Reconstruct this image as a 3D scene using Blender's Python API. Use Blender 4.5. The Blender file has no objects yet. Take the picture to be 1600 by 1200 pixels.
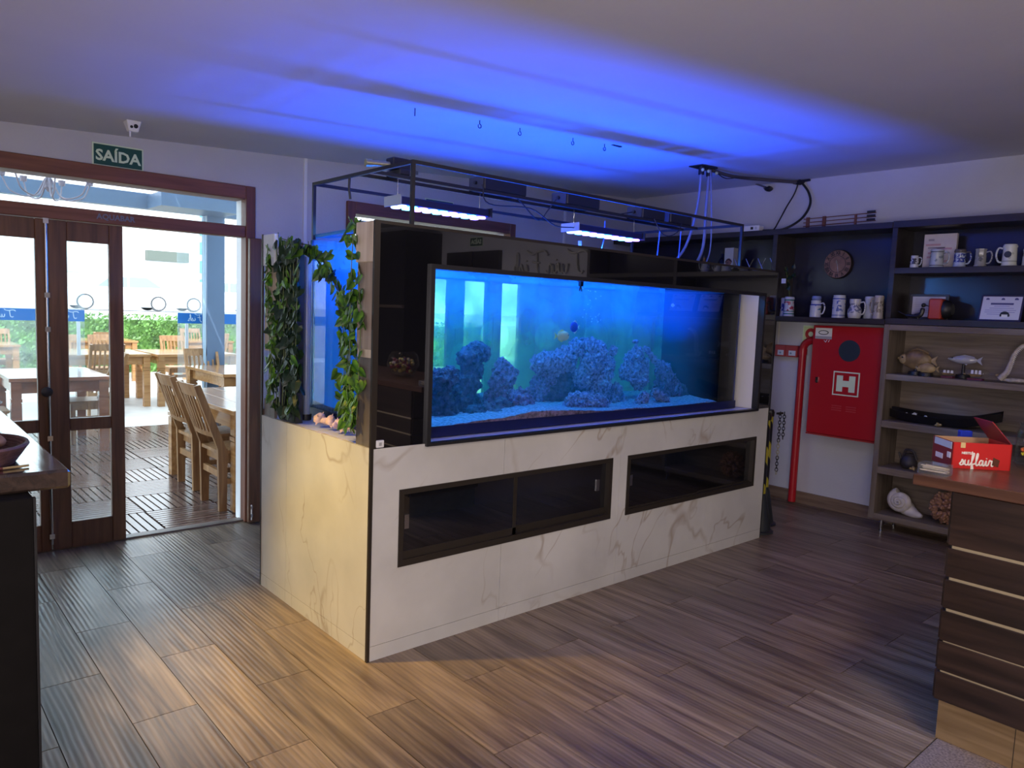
import bpy, bmesh, math, random
from mathutils import Vector, Matrix, noise
random.seed(7)
PI = math.pi
scene = bpy.context.scene
COL = scene.collection

# ------------------------------------------------------------------ camera
F_PX, YAW, PITCH, ROLL = 1159.668, 0.84936, 0.095333, 0.038355
CAM = Vector((-1.61824, -2.73318, 1.55))
_f = Vector((math.cos(YAW) * math.cos(PITCH), math.sin(YAW) * math.cos(PITCH), -math.sin(PITCH)))
_r0 = Vector((math.sin(YAW), -math.cos(YAW), 0.0))
_u0 = _r0.cross(_f)
_r = math.cos(ROLL) * _r0 + math.sin(ROLL) * _u0
_u = -math.sin(ROLL) * _r0 + math.cos(ROLL) * _u0
cam_data = bpy.data.cameras.new('camera')
cam_data.sensor_width = 36.0
cam_data.lens = F_PX / 1600 * 36.0
cam_data.clip_start = 0.05
cam_data.clip_end = 300
cam = bpy.data.objects.new('camera', cam_data)
M = Matrix.Identity(4)
for i in range(3):
    M[i][0], M[i][1], M[i][2], M[i][3] = _r[i], _u[i], -_f[i], CAM[i]
cam.matrix_world = M
COL.objects.link(cam)
scene.camera = cam

def ray(x, y):
    return _f + (x - 800) / F_PX * _r - (y - 600) / F_PX * _u
def at_y(x, y, Y):          # the point of the plane Y that a pixel of the photograph looks at
    v = ray(x, y); t = (Y - CAM.y) / v.y; return CAM + v * t
TANK_FRONT, N_WATER = 0.122, 1.33
def at_tank(x, y, Y):       # the same, looking through the front glass into the water
    v = ray(x, y).normalized(); p = CAM + v * ((TANK_FRONT - CAM.y) / v.y)
    s_ = 1 / N_WATER; w = Vector((v.x * s_, 0, v.z * s_)); w.y = math.sqrt(1 - w.x ** 2 - w.z ** 2)
    return p + w * ((Y - p.y) / w.y)
def at_x(x, y, X):
    v = ray(x, y); t = (X - CAM.x) / v.x; return CAM + v * t

# ------------------------------------------------------------------ world, exposure, lights
scene.view_settings.view_transform = 'Standard'
scene.view_settings.look = 'None'
scene.view_settings.gamma = 1.0
scene.view_settings.use_curve_mapping = False
scene.view_settings.exposure = 0.0
scene.cycles.max_bounces = 10
scene.cycles.diffuse_bounces = 4
scene.cycles.glossy_bounces = 4
scene.cycles.transmission_bounces = 6
scene.cycles.transparent_max_bounces = 24
scene.cycles.volume_bounces = 1
scene.cycles.sample_clamp_indirect = 4.0
scene.cycles.use_denoising = True

world = bpy.data.worlds.new('sky')
scene.world = world
world.use_nodes = True
bg = world.node_tree.nodes['Background']
bg.inputs['Color'].default_value = (0.74, 0.88, 1.0, 1)
bg.inputs['Strength'].default_value = 4.3

def lamp(name, kind, loc, target, energy, color, **kw):
    d = bpy.data.lights.new(name, kind)
    d.energy = energy
    d.color = color
    for k, v in kw.items():
        setattr(d, k, v)
    o = bpy.data.objects.new(name, d)
    COL.objects.link(o)
    o.location = loc
    o.rotation_euler = (Vector(target) - Vector(loc)).to_track_quat('-Z', 'Y').to_euler()
    return o

lamp('sun', 'SUN', (0, 0, 20), (2.5, 5, 14.0), 5.0, (1.0, 0.96, 0.9), angle=0.01)
# ceiling lamps of the room, then added fill
lamp('warm_spot', 'SPOT', (-1.25, 0.80, 2.44), (-0.12, 0.16, 0.02), 330, (1.0, 0.66, 0.13), spot_size=math.radians(48), spot_blend=0.9, shadow_soft_size=0.05)
lamp('ceiling_lamp', 'AREA', (0.9, -2.35, 2.55), (0.95, -2.2, 0), 19, (1.0, 0.84, 0.70), size=0.25)
lamp('hall_fill', 'AREA', (-1.0, -4.6, 2.44), (-1.0, -4.5, 0), 22, (1.0, 0.86, 0.78), size=1.2)  # added fill, brightens the room from behind the camera
lamp('hall_fill', 'AREA', (2.2, -4.8, 2.6), (2.2, -4.8, 0), 26, (1.0, 0.86, 0.80), size=1.2)
lamp('ceiling_fill', 'AREA', (-2.9, -3.6, 1.2), (0.4, -2.2, 2.6), 115, (1.0, 0.88, 0.86), shape='RECTANGLE', size=2.6, size_y=1.5)  # added fill aimed upward, brightens the ceiling
# aquarium lights: the two bars over the water, and added spots for their light thrown back up by the water
for i, (x, e) in enumerate([(0.62, 34), (1.9, 56)]):
    lamp('reef_light', 'AREA', (x, 0.42, 2.045), (x, 0.42, 0), e, (0.045, 0.30, 1.0), shape='RECTANGLE', size=0.10, size_y=0.5).rotation_euler = (0, 0, PI / 2)
for x, e in ((0.6, 42), (1.0, 66), (1.4, 84), (1.8, 88), (2.2, 88), (2.55, 80)):
    lamp('tank_bounce', 'SPOT', (x, 0.55, 1.42), (x, 0.55, 3), e, (0.002, 0.055, 1.0), spot_size=math.radians(150), spot_blend=0.2, shadow_soft_size=0.09)  # added spots where the water would mirror the bars

# ------------------------------------------------------------------ materials
MATS = {}
def mat(name, color=(.5, .5, .5), rough=.5, metal=0., spec=.5, emit=None, estr=0., var=0., vscale=8., bump=0., bscale=40., alpha=None, coat=0.):
    if name in MATS: return MATS[name]
    m = bpy.data.materials.new(name); m.use_nodes = True
    nt = m.node_tree; p = nt.nodes['Principled BSDF']
    c = (*color, 1)
    p.inputs['Base Color'].default_value = c
    p.inputs['Roughness'].default_value = rough
    p.inputs['Metallic'].default_value = metal
    p.inputs['Specular IOR Level'].default_value = spec
    p.inputs['Coat Weight'].default_value = coat
    if emit:
        p.inputs['Emission Color'].default_value = (*emit, 1)
        p.inputs['Emission Strength'].default_value = estr
    tc = nt.nodes.new('ShaderNodeTexCoord')
    if var > 0:
        n = nt.nodes.new('ShaderNodeTexNoise'); n.inputs['Scale'].default_value = vscale; n.inputs['Detail'].default_value = 5
        nt.links.new(tc.outputs['Object'], n.inputs['Vector'])
        r = nt.nodes.new('ShaderNodeValToRGB')
        r.color_ramp.elements[0].position = .3; r.color_ramp.elements[1].position = .7
        r.color_ramp.elements[0].color = tuple(max(0, v * (1 - var)) for v in color) + (1,)
        r.color_ramp.elements[1].color = tuple(min(1, v * (1 + var)) for v in color) + (1,)
        nt.links.new(n.outputs['Fac'], r.inputs['Fac']); nt.links.new(r.outputs['Color'], p.inputs['Base Color'])
    if bump > 0:
        n2 = nt.nodes.new('ShaderNodeTexNoise'); n2.inputs['Scale'].default_value = bscale; n2.inputs['Detail'].default_value = 4
        nt.links.new(tc.outputs['Object'], n2.inputs['Vector'])
        b = nt.nodes.new('ShaderNodeBump'); b.inputs['Strength'].default_value = bump; b.inputs['Distance'].default_value = .01
        nt.links.new(n2.outputs['Fac'], b.inputs['Height']); nt.links.new(b.outputs['Normal'], p.inputs['Normal'])
    MATS[name] = m
    return m

def wood(name, c1, c2, axis='X', rough=.45, scale=1., vary=.25, bump=.15, ridges=0., coat=0.):
    """grain along the given local axis; every piece its own tone and its own grain"""
    if name in MATS: return MATS[name]
    m = bpy.data.materials.new(name); m.use_nodes = True
    nt = m.node_tree; L = nt.links.new; N = nt.nodes.new
    p = nt.nodes['Principled BSDF']
    p.inputs['Roughness'].default_value = rough
    p.inputs['Coat Weight'].default_value = coat
    p.inputs['Coat Roughness'].default_value = .1
    tc = N('ShaderNodeTexCoord'); oi = N('ShaderNodeObjectInfo')
    ad = N('ShaderNodeVectorMath'); ad.operation = 'ADD'
    sc_ = N('ShaderNodeVectorMath'); sc_.operation = 'SCALE'
    cmb = N('ShaderNodeCombineXYZ')
    for k in range(3): L(oi.outputs['Random'], cmb.inputs[k])
    L(cmb.outputs[0], sc_.inputs[0]); sc_.inputs['Scale'].default_value = 37.
    L(tc.outputs['Object'], ad.inputs[0]); L(sc_.outputs[0], ad.inputs[1])
    mp = N('ShaderNodeMapping')
    s = {'X': (2, 30, 30), 'Y': (30, 2, 30), 'Z': (30, 30, 2)}[axis]
    mp.inputs['Scale'].default_value = tuple(v * scale for v in s)
    L(ad.outputs[0], mp.inputs['Vector'])
    n = N('ShaderNodeTexNoise'); n.inputs['Scale'].default_value = 1.; n.inputs['Detail'].default_value = 6; n.inputs['Distortion'].default_value = .6
    L(mp.outputs[0], n.inputs['Vector'])
    r = N('ShaderNodeValToRGB'); r.color_ramp.elements[0].position = .32; r.color_ramp.elements[1].position = .68
    r.color_ramp.elements[0].color = (*c1, 1); r.color_ramp.elements[1].color = (*c2, 1)
    L(n.outputs['Fac'], r.inputs['Fac'])
    hs = N('ShaderNodeHueSaturation')
    mr = N('ShaderNodeMapRange'); mr.inputs['To Min'].default_value = 1 - vary; mr.inputs['To Max'].default_value = 1 + vary
    L(oi.outputs['Random'], mr.inputs['Value']); L(mr.outputs[0], hs.inputs['Value'])
    L(r.outputs['Color'], hs.inputs['Color']); L(hs.outputs[0], p.inputs['Base Color'])
    b = N('ShaderNodeBump'); b.inputs['Strength'].default_value = bump; b.inputs['Distance'].default_value = .004
    if ridges > 0:
        wv = N('ShaderNodeTexWave'); wv.inputs['Scale'].default_value = ridges; wv.bands_direction = 'X' if axis == 'Y' else 'Y'
        wv.inputs['Distortion'].default_value = 3.5; wv.inputs['Detail'].default_value = 2; wv.inputs['Detail Scale'].default_value = .5
        mp2 = N('ShaderNodeMapping'); mp2.inputs['Scale'].default_value = (1, .18, 1) if axis == 'Y' else (.18, 1, 1)
        L(ad.outputs[0], mp2.inputs['Vector']); L(mp2.outputs[0], wv.inputs['Vector'])
        mx = N('ShaderNodeMath'); mx.operation = 'MULTIPLY_ADD'; mx.inputs[1].default_value = .8
        L(wv.outputs['Fac'], mx.inputs[0]); L(n.outputs['Fac'], mx.inputs[2]); L(mx.outputs[0], b.inputs['Height'])
        mul = N('ShaderNodeMix'); mul.data_type = 'RGBA'; mul.blend_type = 'MULTIPLY'; mul.inputs['Factor'].default_value = .30
        rr = N('ShaderNodeValToRGB'); rr.color_ramp.elements[0].position = .05; rr.color_ramp.elements[1].position = .5
        rr.color_ramp.elements[0].color = (.45, .45, .45, 1); rr.color_ramp.elements[1].color = (1, 1, 1, 1)
        L(wv.outputs['Fac'], rr.inputs['Fac'])
        L(hs.outputs[0], mul.inputs[6]); L(rr.outputs['Color'], mul.inputs[7]); L(mul.outputs[2], p.inputs['Base Color'])
        n3 = N('ShaderNodeTexNoise'); n3.inputs['Scale'].default_value = 2.2; n3.inputs['Detail'].default_value = 3
        L(ad.outputs[0], n3.inputs['Vector'])
        rm = N('ShaderNodeMapRange'); rm.inputs['To Min'].default_value = rough - .12; rm.inputs['To Max'].default_value = rough + .12
        L(n3.outputs['Fac'], rm.inputs['Value']); L(rm.outputs[0], p.inputs['Roughness'])
    else:
        L(n.outputs['Fac'], b.inputs['Height'])
    L(b.outputs['Normal'], p.inputs['Normal'])
    MATS[name] = m
    return m

def glass(name, tint=(1, 1, 1), dirt_haze=0., dirt_haze_col=(.8, .85, .9), refl=1.):
    if name in MATS: return MATS[name]
    m = bpy.data.materials.new(name); m.use_nodes = True
    nt = m.node_tree; L = nt.links.new; N = nt.nodes.new
    nt.nodes.remove(nt.nodes['Principled BSDF']); out = nt.nodes['Material Output']
    t = N('ShaderNodeBsdfTransparent'); t.inputs[0].default_value = (*tint, 1)
    g = N('ShaderNodeBsdfGlossy'); g.inputs['Roughness'].default_value = 0.0
    fr = N('ShaderNodeFresnel'); fr.inputs['IOR'].default_value = 1.45
    ge = N('ShaderNodeNewGeometry')
    inv = N('ShaderNodeMath'); inv.operation = 'SUBTRACT'; inv.inputs[0].default_value = 1.
    L(ge.outputs['Backfacing'], inv.inputs[1])
    mu = N('ShaderNodeMath'); mu.operation = 'MULTIPLY'; L(fr.outputs[0], mu.inputs[0]); L(inv.outputs[0], mu.inputs[1])
    mu2 = N('ShaderNodeMath'); mu2.operation = 'MULTIPLY'; L(mu.outputs[0], mu2.inputs[0]); mu2.inputs[1].default_value = refl
    mx = N('ShaderNodeMixShader'); L(mu2.outputs[0], mx.inputs[0])
    if dirt_haze > 0:
        d = N('ShaderNodeBsdfDiffuse'); d.inputs[0].default_value = (*dirt_haze_col, 1)
        tl = N('ShaderNodeBsdfTranslucent'); tl.inputs[0].default_value = (*dirt_haze_col, 1)
        a = N('ShaderNodeMixShader'); a.inputs[0].default_value = .5; L(d.outputs[0], a.inputs[1]); L(tl.outputs[0], a.inputs[2])
        tcn = N('ShaderNodeTexCoord'); nz = N('ShaderNodeTexNoise'); nz.inputs['Scale'].default_value = 4; nz.inputs['Detail'].default_value = 6
        L(tcn.outputs['Object'], nz.inputs['Vector'])
        mr = N('ShaderNodeMapRange'); mr.inputs['From Min'].default_value = .35; mr.inputs['From Max'].default_value = .75
        mr.inputs['To Min'].default_value = dirt_haze * .4; mr.inputs['To Max'].default_value = dirt_haze * 1.6
        L(nz.outputs['Fac'], mr.inputs['Value'])
        m2 = N('ShaderNodeMixShader'); L(mr.outputs[0], m2.inputs[0]); L(t.outputs[0], m2.inputs[1]); L(a.outputs[0], m2.inputs[2])
        L(m2.outputs[0], mx.inputs[1])
    else:
        L(t.outputs[0], mx.inputs[1])
    L(g.outputs[0], mx.inputs[2]); L(mx.outputs[0], out.inputs['Surface'])
    MATS[name] = m
    return m

def marble(name='marble'):
    if name in MATS: return MATS[name]
    m = bpy.data.materials.new(name); m.use_nodes = True
    nt = m.node_tree; L = nt.links.new; N = nt.nodes.new; p = nt.nodes['Principled BSDF']
    p.inputs['Roughness'].default_value = .22
    tc = N('ShaderNodeTexCoord'); oi = N('ShaderNodeObjectInfo')
    mp = N('ShaderNodeMapping'); mp.inputs['Rotation'].default_value = (0.5, 0.62, 0.5)
    L(tc.outputs['Object'], mp.inputs['Vector'])
    def vein(scale, thick, dist, off):
        mm = N('ShaderNodeMapping'); mm.inputs['Location'].default_value = (off, off * 1.7, off * .6); mm.inputs['Scale'].default_value = (.5, 1.5, .8)
        L(mp.outputs[0], mm.inputs['Vector'])
        n = N('ShaderNodeTexNoise'); n.inputs['Scale'].default_value = scale; n.inputs['Detail'].default_value = 4; n.inputs['Distortion'].default_value = dist
        n.inputs['Roughness'].default_value = .45
        L(mm.outputs[0], n.inputs['Vector'])
        s = N('ShaderNodeMath'); s.operation = 'SUBTRACT'; s.inputs[1].default_value = .5; L(n.outputs['Fac'], s.inputs[0])
        a = N('ShaderNodeMath'); a.operation = 'ABSOLUTE'; L(s.outputs[0], a.inputs[0])
        r = N('ShaderNodeMapRange'); r.inputs['From Min'].default_value = 0; r.inputs['From Max'].default_value = thick
        r.inputs['To Min'].default_value = 1; r.inputs['To Max'].default_value = 0
        L(a.outputs[0], r.inputs['Value']); return r
    v1 = vein(1.1, .010, .25, 0.); v2 = vein(1.9, .008, .5, 3.1)
    msk = N('ShaderNodeTexNoise'); msk.inputs['Scale'].default_value = 2.2; L(tc.outputs['Object'], msk.inputs['Vector'])
    mr = N('ShaderNodeMapRange'); mr.inputs['From Min'].default_value = .42; mr.inputs['From Max'].default_value = .62; mr.inputs['To Max'].default_value = .62
    L(msk.outputs['Fac'], mr.inputs['Value'])
    ma = N('ShaderNodeMath'); ma.operation = 'MAXIMUM'; L(v1.outputs[0], ma.inputs[0]); L(v2.outputs[0], ma.inputs[1])
    mm = N('ShaderNodeMath'); mm.operation = 'MULTIPLY'; L(ma.outputs[0], mm.inputs[0]); L(mr.outputs[0], mm.inputs[1])
    cl = N('ShaderNodeTexNoise'); cl.inputs['Scale'].default_value = 3.; cl.inputs['Detail'].default_value = 5; L(tc.outputs['Object'], cl.inputs['Vector'])
    r0 = N('ShaderNodeValToRGB'); r0.color_ramp.elements[0].position = .3; r0.color_ramp.elements[1].position = .7
    r0.color_ramp.elements[0].color = (.50, .49, .47, 1); r0.color_ramp.elements[1].color = (.61, .60, .575, 1)
    L(cl.outputs['Fac'], r0.inputs['Fac'])
    mx = N('ShaderNodeMix'); mx.data_type = 'RGBA'; L(mm.outputs[0], mx.inputs['Factor'])
    L(r0.outputs['Color'], mx.inputs[6]); mx.inputs[7].default_value = (.30, .22, .15, 1)
    L(mx.outputs[2], p.inputs['Base Color'])
    MATS[name] = m
    return m

def mirror_black(name, strength=.24, tint=(.9, .92, 1.)):
    if name in MATS: return MATS[name]
    m = bpy.data.materials.new(name); m.use_nodes = True
    nt = m.node_tree; L = nt.links.new; N = nt.nodes.new
    p = nt.nodes['Principled BSDF']; out = nt.nodes['Material Output']
    p.inputs['Base Color'].default_value = (.006, .006, .008, 1); p.inputs['Roughness'].default_value = .08
    g = N('ShaderNodeBsdfGlossy'); g.inputs[0].default_value = (*tint, 1); g.inputs['Roughness'].default_value = .0
    lw = N('ShaderNodeLayerWeight'); lw.inputs['Blend'].default_value = .25
    mr = N('ShaderNodeMapRange'); mr.inputs['To Min'].default_value = strength; mr.inputs['To Max'].default_value = .9
    L(lw.outputs['Fresnel'], mr.inputs['Value'])
    mx = N('ShaderNodeMixShader'); L(mr.outputs[0], mx.inputs[0]); L(p.outputs[0], mx.inputs[1]); L(g.outputs[0], mx.inputs[2])
    L(mx.outputs[0], out.inputs['Surface'])
    MATS[name] = m
    return m

W = {}
W['wall'] = mat('painted_wall', (.52, .52, .57), .75, var=.05, vscale=2.5, bump=.15, bscale=60)
W['ceiling'] = mat('painted_ceiling', (.66, .65, .66), .85, var=.04, vscale=1.2, bump=.1, bscale=20)
W['plank'] = wood('floor_plank', (.105, .068, .044), (.295, .215, .145), 'Y', rough=.34, vary=.20, bump=.22, ridges=15., scale=.8)
W['grout'] = mat('grout', (.02, .016, .014), .9)
W['granite'] = mat('granite', (.22, .17, .145), .4, var=.55, vscale=120)
W['frame_wood'] = wood('frame_wood', (.13, .045, .025), (.22, .085, .05), 'Z', rough=.5, vary=.08)
W['frame_wood_h'] = wood('frame_wood_h', (.13, .045, .025), (.22, .085, .05), 'X', rough=.5, vary=.08)
W['leaf_wood'] = wood('leaf_wood', (.085, .036, .018), (.17, .075, .035), 'Z', rough=.45, vary=.1)
W['glass'] = glass('window_glass', (.97, .99, .99), dirt_haze=.05)
W['clear'] = glass('clear_glass', (.985, .995, .99))
W['black'] = mat('black_metal', (.012, .012, .014), .45)
W['dark_alu'] = mat('dark_aluminium', (.035, .028, .022), .4, metal=.3)
W['steel'] = mat('steel', (.6, .6, .62), .25, metal=1.)
W['white'] = mat('white_paint', (.75, .75, .76), .5)
W['cream'] = mat('cream_paint', (.70, .68, .62), .55)
W['mirror'] = mirror_black('black_mirror_glass', .16)
W['smoked'] = mirror_black('smoked_glass', .05)
W['dark_wood'] = wood('dark_wood', (.018, .014, .016), (.034, .026, .028), 'Y', rough=.38, vary=.1, bump=.08)
W['oak'] = wood('grey_oak', (.13, .098, .075), (.225, .18, .14), 'Y', rough=.55, vary=.08, bump=.08)
W['oak_v'] = wood('grey_oak_upright', (.13, .098, .075), (.225, .18, .14), 'Z', rough=.55, vary=.08, bump=.08)
W['counter'] = wood('counter_board', (.014, .008, .0065), (.038, .021, .016), 'Y', rough=.3, vary=.15, bump=.05)
W['counter_top'] = wood('counter_top', (.065, .028, .018), (.115, .052, .032), 'Y', rough=.28, vary=.05, bump=.05)
W['brass'] = mat('gold_trim', (.62, .52, .34), .35, metal=.6)
W['red'] = mat('fire_red', (.42, .010, .018), .35)
W['red_dark'] = mat('red_plastic', (.38, .03, .03), .4)
W['lumi'] = mat('luminescent', (.66, .80, .60), .6)
W['chairwood'] = wood('chair_wood', (.20, .09, .030), (.36, .19, .075), 'Z', rough=.45, vary=.15)
W['tablewood'] = wood('table_wood', (.28, .13, .045), (.44, .23, .09), 'X', rough=.14, vary=.2)
W['darktable'] = wood('dark_table_wood', (.16, .055, .028), (.28, .11, .06), 'X', rough=.14, vary=.1)
W['pine'] = wood('pine', (.45, .36, .26), (.62, .53, .42), 'Z', rough=.6, vary=.1)
W['cable'] = mat('black_cable', (.012, .012, .014), .5)
W['text_white'] = mat('letter_white', (.80, .82, .78), .6)
W['marble'] = marble()

# ------------------------------------------------------------------ mesh builder
class MB:
    def __init__(s): s.bm = bmesh.new()
    def box(s, x0, x1, y0, y1, z0, z1):
        v = [s.bm.verts.new((x, y, z)) for x in (x0, x1) for y in (y0, y1) for z in (z0, z1)]
        for f in ((0, 1, 3, 2), (4, 6, 7, 5), (0, 4, 5, 1), (2, 3, 7, 6), (0, 2, 6, 4), (1, 5, 7, 3)):
            s.bm.faces.new([v[i] for i in f])
        return s
    def hexa(s, pts):       # 4 bottom points (ccw), 4 top points
        v = [s.bm.verts.new(p) for p in pts]
        for f in ((3, 2, 1, 0), (4, 5, 6, 7), (0, 1, 5, 4), (1, 2, 6, 5), (2, 3, 7, 6), (3, 0, 4, 7)):
            s.bm.faces.new([v[i] for i in f])
        return s
    def prism(s, poly, d, fn):   # poly of (a,b), extruded 0..d, fn(a,b,c)->xyz
        a = [s.bm.verts.new(fn(p[0], p[1], 0)) for p in poly]; b = [s.bm.verts.new(fn(p[0], p[1], d)) for p in poly]
        n = len(poly)
        s.bm.faces.new(a[::-1]); s.bm.faces.new(b)
        for i in range(n): s.bm.faces.new((a[i], a[(i + 1) % n], b[(i + 1) % n], b[i]))
        return s
    def tube(s, pts, r, n=8, cap=True):
        pts = [Vector(p) for p in pts]; rs = r if isinstance(r, (list, tuple)) else [r] * len(pts)
        rings = []; up = None
        for i, p in enumerate(pts):
            d = (pts[min(i + 1, len(pts) - 1)] - pts[max(i - 1, 0)])
            d = d.normalized() if d.length > 1e-9 else Vector((0, 0, 1))
            if up is None: up = Vector((0, 0, 1)) if abs(d.z) < .9 else Vector((1, 0, 0))
            a = d.cross(up)
            if a.length < 1e-4: a = d.cross(Vector((0, 1, 0)))
            a.normalize(); b = d.cross(a).normalized(); up = a.cross(d).normalized() * 1.0
            rings.append([s.bm.verts.new(p + rs[i] * (math.cos(2 * PI * k / n) * a + math.sin(2 * PI * k / n) * b)) for k in range(n)])
        for i in range(len(rings) - 1):
            for k in range(n):
                s.bm.faces.new((rings[i][k], rings[i][(k + 1) % n], rings[i + 1][(k + 1) % n], rings[i + 1][k]))
        if cap:
            s.bm.faces.new(rings[0][::-1]); s.bm.faces.new(rings[-1])
        return s
    def cyl(s, p0, p1, r0, r1=None, n=16): return s.tube([p0, p1], [r0, r0 if r1 is None else r1], n)
    def lathe(s, prof, c=(0, 0, 0), n=20, axis='Z'):
        rings = []
        for (r, h) in prof:
            ring = []
            for k in range(n):
                a = 2 * PI * k / n; u, v = max(r, 1e-4) * math.cos(a), max(r, 1e-4) * math.sin(a)
                q = {'Z': (u, v, h), 'X': (h, u, v), 'Y': (v, h, u)}[axis]
                ring.append(s.bm.verts.new((c[0] + q[0], c[1] + q[1], c[2] + q[2])))
            rings.append(ring)
        for i in range(len(rings) - 1):
            for k in range(n): s.bm.faces.new((rings[i][k], rings[i][(k + 1) % n], rings[i + 1][(k + 1) % n], rings[i + 1][k]))
        s.bm.faces.new(rings[0][::-1]); s.bm.faces.new(rings[-1])
        return s
    def ball(s, c, r, sub=2, scale=(1, 1, 1), amp=0., freq=4., seed=0., rot=None):
        g = bmesh.ops.create_icosphere(s.bm, subdivisions=sub, radius=1.)
        c = Vector(c)
        for v in g['verts']:
            p = v.co.copy(); k = 1.
            if amp: k += amp * noise.fractal(p * freq + Vector((seed, seed * 2.1, -seed)), 1.0, 2.0, 4)
            q = Vector((p.x * scale[0], p.y * scale[1], p.z * scale[2])) * (r * k)
            if rot: q.rotate(rot)
            v.co = c + q
        return s
    def build(s, name, material, parent=None, bevel=0., smooth=False, world=True, flip=True):
        bmesh.ops.recalc_face_normals(s.bm, faces=s.bm.faces)
        off = Vector((0, 0, 0)); q = parent
        while q is not None: off += q.location; q = q.parent
        if world and off.length > 0: bmesh.ops.translate(s.bm, verts=s.bm.verts, vec=-off)
        if bevel > 0:
            bmesh.ops.bevel(s.bm, geom=[e for e in s.bm.edges if len(e.link_faces) == 2 and e.calc_face_angle(0) > .6], offset=bevel, segments=1, affect='EDGES', clamp_overlap=True)
        me = bpy.data.meshes.new(name); s.bm.to_mesh(me); s.bm.free()
        if smooth:
            me.polygons.foreach_set('use_smooth', [True] * len(me.polygons))
            try: me.set_sharp_from_angle(angle=math.radians(40))
            except Exception: pass
        if material: me.materials.append(material)
        o = bpy.data.objects.new(name, me); COL.objects.link(o)
        if parent: o.parent = parent
        return o

def tag(o, label=None, cat=None, group=None, kind=None):
    if label: o['label'] = label
    if cat: o['category'] = cat
    if group: o['group'] = group
    if kind: o['kind'] = kind
    return o
def thing(name, label, cat, loc=(0, 0, 0), group=None):
    o = bpy.data.objects.new(name, None); COL.objects.link(o); o.location = loc; o.empty_display_size = .1
    return tag(o, label, cat, group)
def solo(mb, name, material, label, cat, group=None, **kw):     # a thing that is one mesh, origin at its base
    o = mb.build(name, material, **kw)
    return tag(o, label, cat, group)
def struct(o): o['kind'] = 'structure'; return o
def B(*a): return MB().box(*a)
def share(src, name, parent, loc=None, rot=None, scl=None):     # another object on the same mesh
    o = bpy.data.objects.new(name, src.data); COL.objects.link(o); o.parent = parent
    if loc is not None: o.location = loc
    if rot is not None: o.rotation_euler = rot
    if scl is not None: o.scale = scl
    return o
def copy_tree(o, parent=None):
    c = o.copy(); COL.objects.link(c)
    if parent: c.parent = parent
    for ch in list(o.children): copy_tree(ch, c)
    return c
def crom(pts, k=6):
    pts = [Vector(p) for p in pts]; out = []
    P = [pts[0] * 2 - pts[1]] + pts + [pts[-1] * 2 - pts[-2]]
    for i in range(1, len(P) - 2):
        for j in range(k):
            t = j / k
            out.append(.5 * ((2 * P[i]) + (P[i + 1] - P[i - 1]) * t + (2 * P[i - 1] - 5 * P[i] + 4 * P[i + 1] - P[i + 2]) * t * t + (3 * P[i] - P[i - 1] - 3 * P[i + 1] + P[i + 2]) * t ** 3))
    out.append(pts[-1]); return out

ROT = {'front': (PI / 2, 0, 0), 'right': (PI / 2, 0, -PI / 2), 'back': (PI / 2, 0, PI), 'left': (PI / 2, 0, PI / 2)}
def text(body, size, loc, rot, material, parent, name='lettering', bold=0., depth=.001, sx=1., align='CENTER'):
    cu = bpy.data.curves.new(name, 'FONT'); cu.body = body; cu.size = size; cu.extrude = depth; cu.offset = bold
    cu.align_x = align; cu.align_y = 'CENTER'; cu.resolution_u = 2
    tmp = bpy.data.objects.new('tmp', cu); COL.objects.link(tmp)
    me = bpy.data.meshes.new_from_object(tmp)
    bpy.data.objects.remove(tmp)
    me.name = name
    if len(me.materials) == 0: me.materials.append(material)
    else: me.materials[0] = material
    o = bpy.data.objects.new(name, me); COL.objects.link(o)
    off = Vector((0, 0, 0)); q = parent
    while q is not None: off += q.location; q = q.parent
    o.parent = parent; o.location = Vector(loc) - off; o.rotation_euler = rot; o.scale = (sx, 1, 1)
    return o
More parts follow.
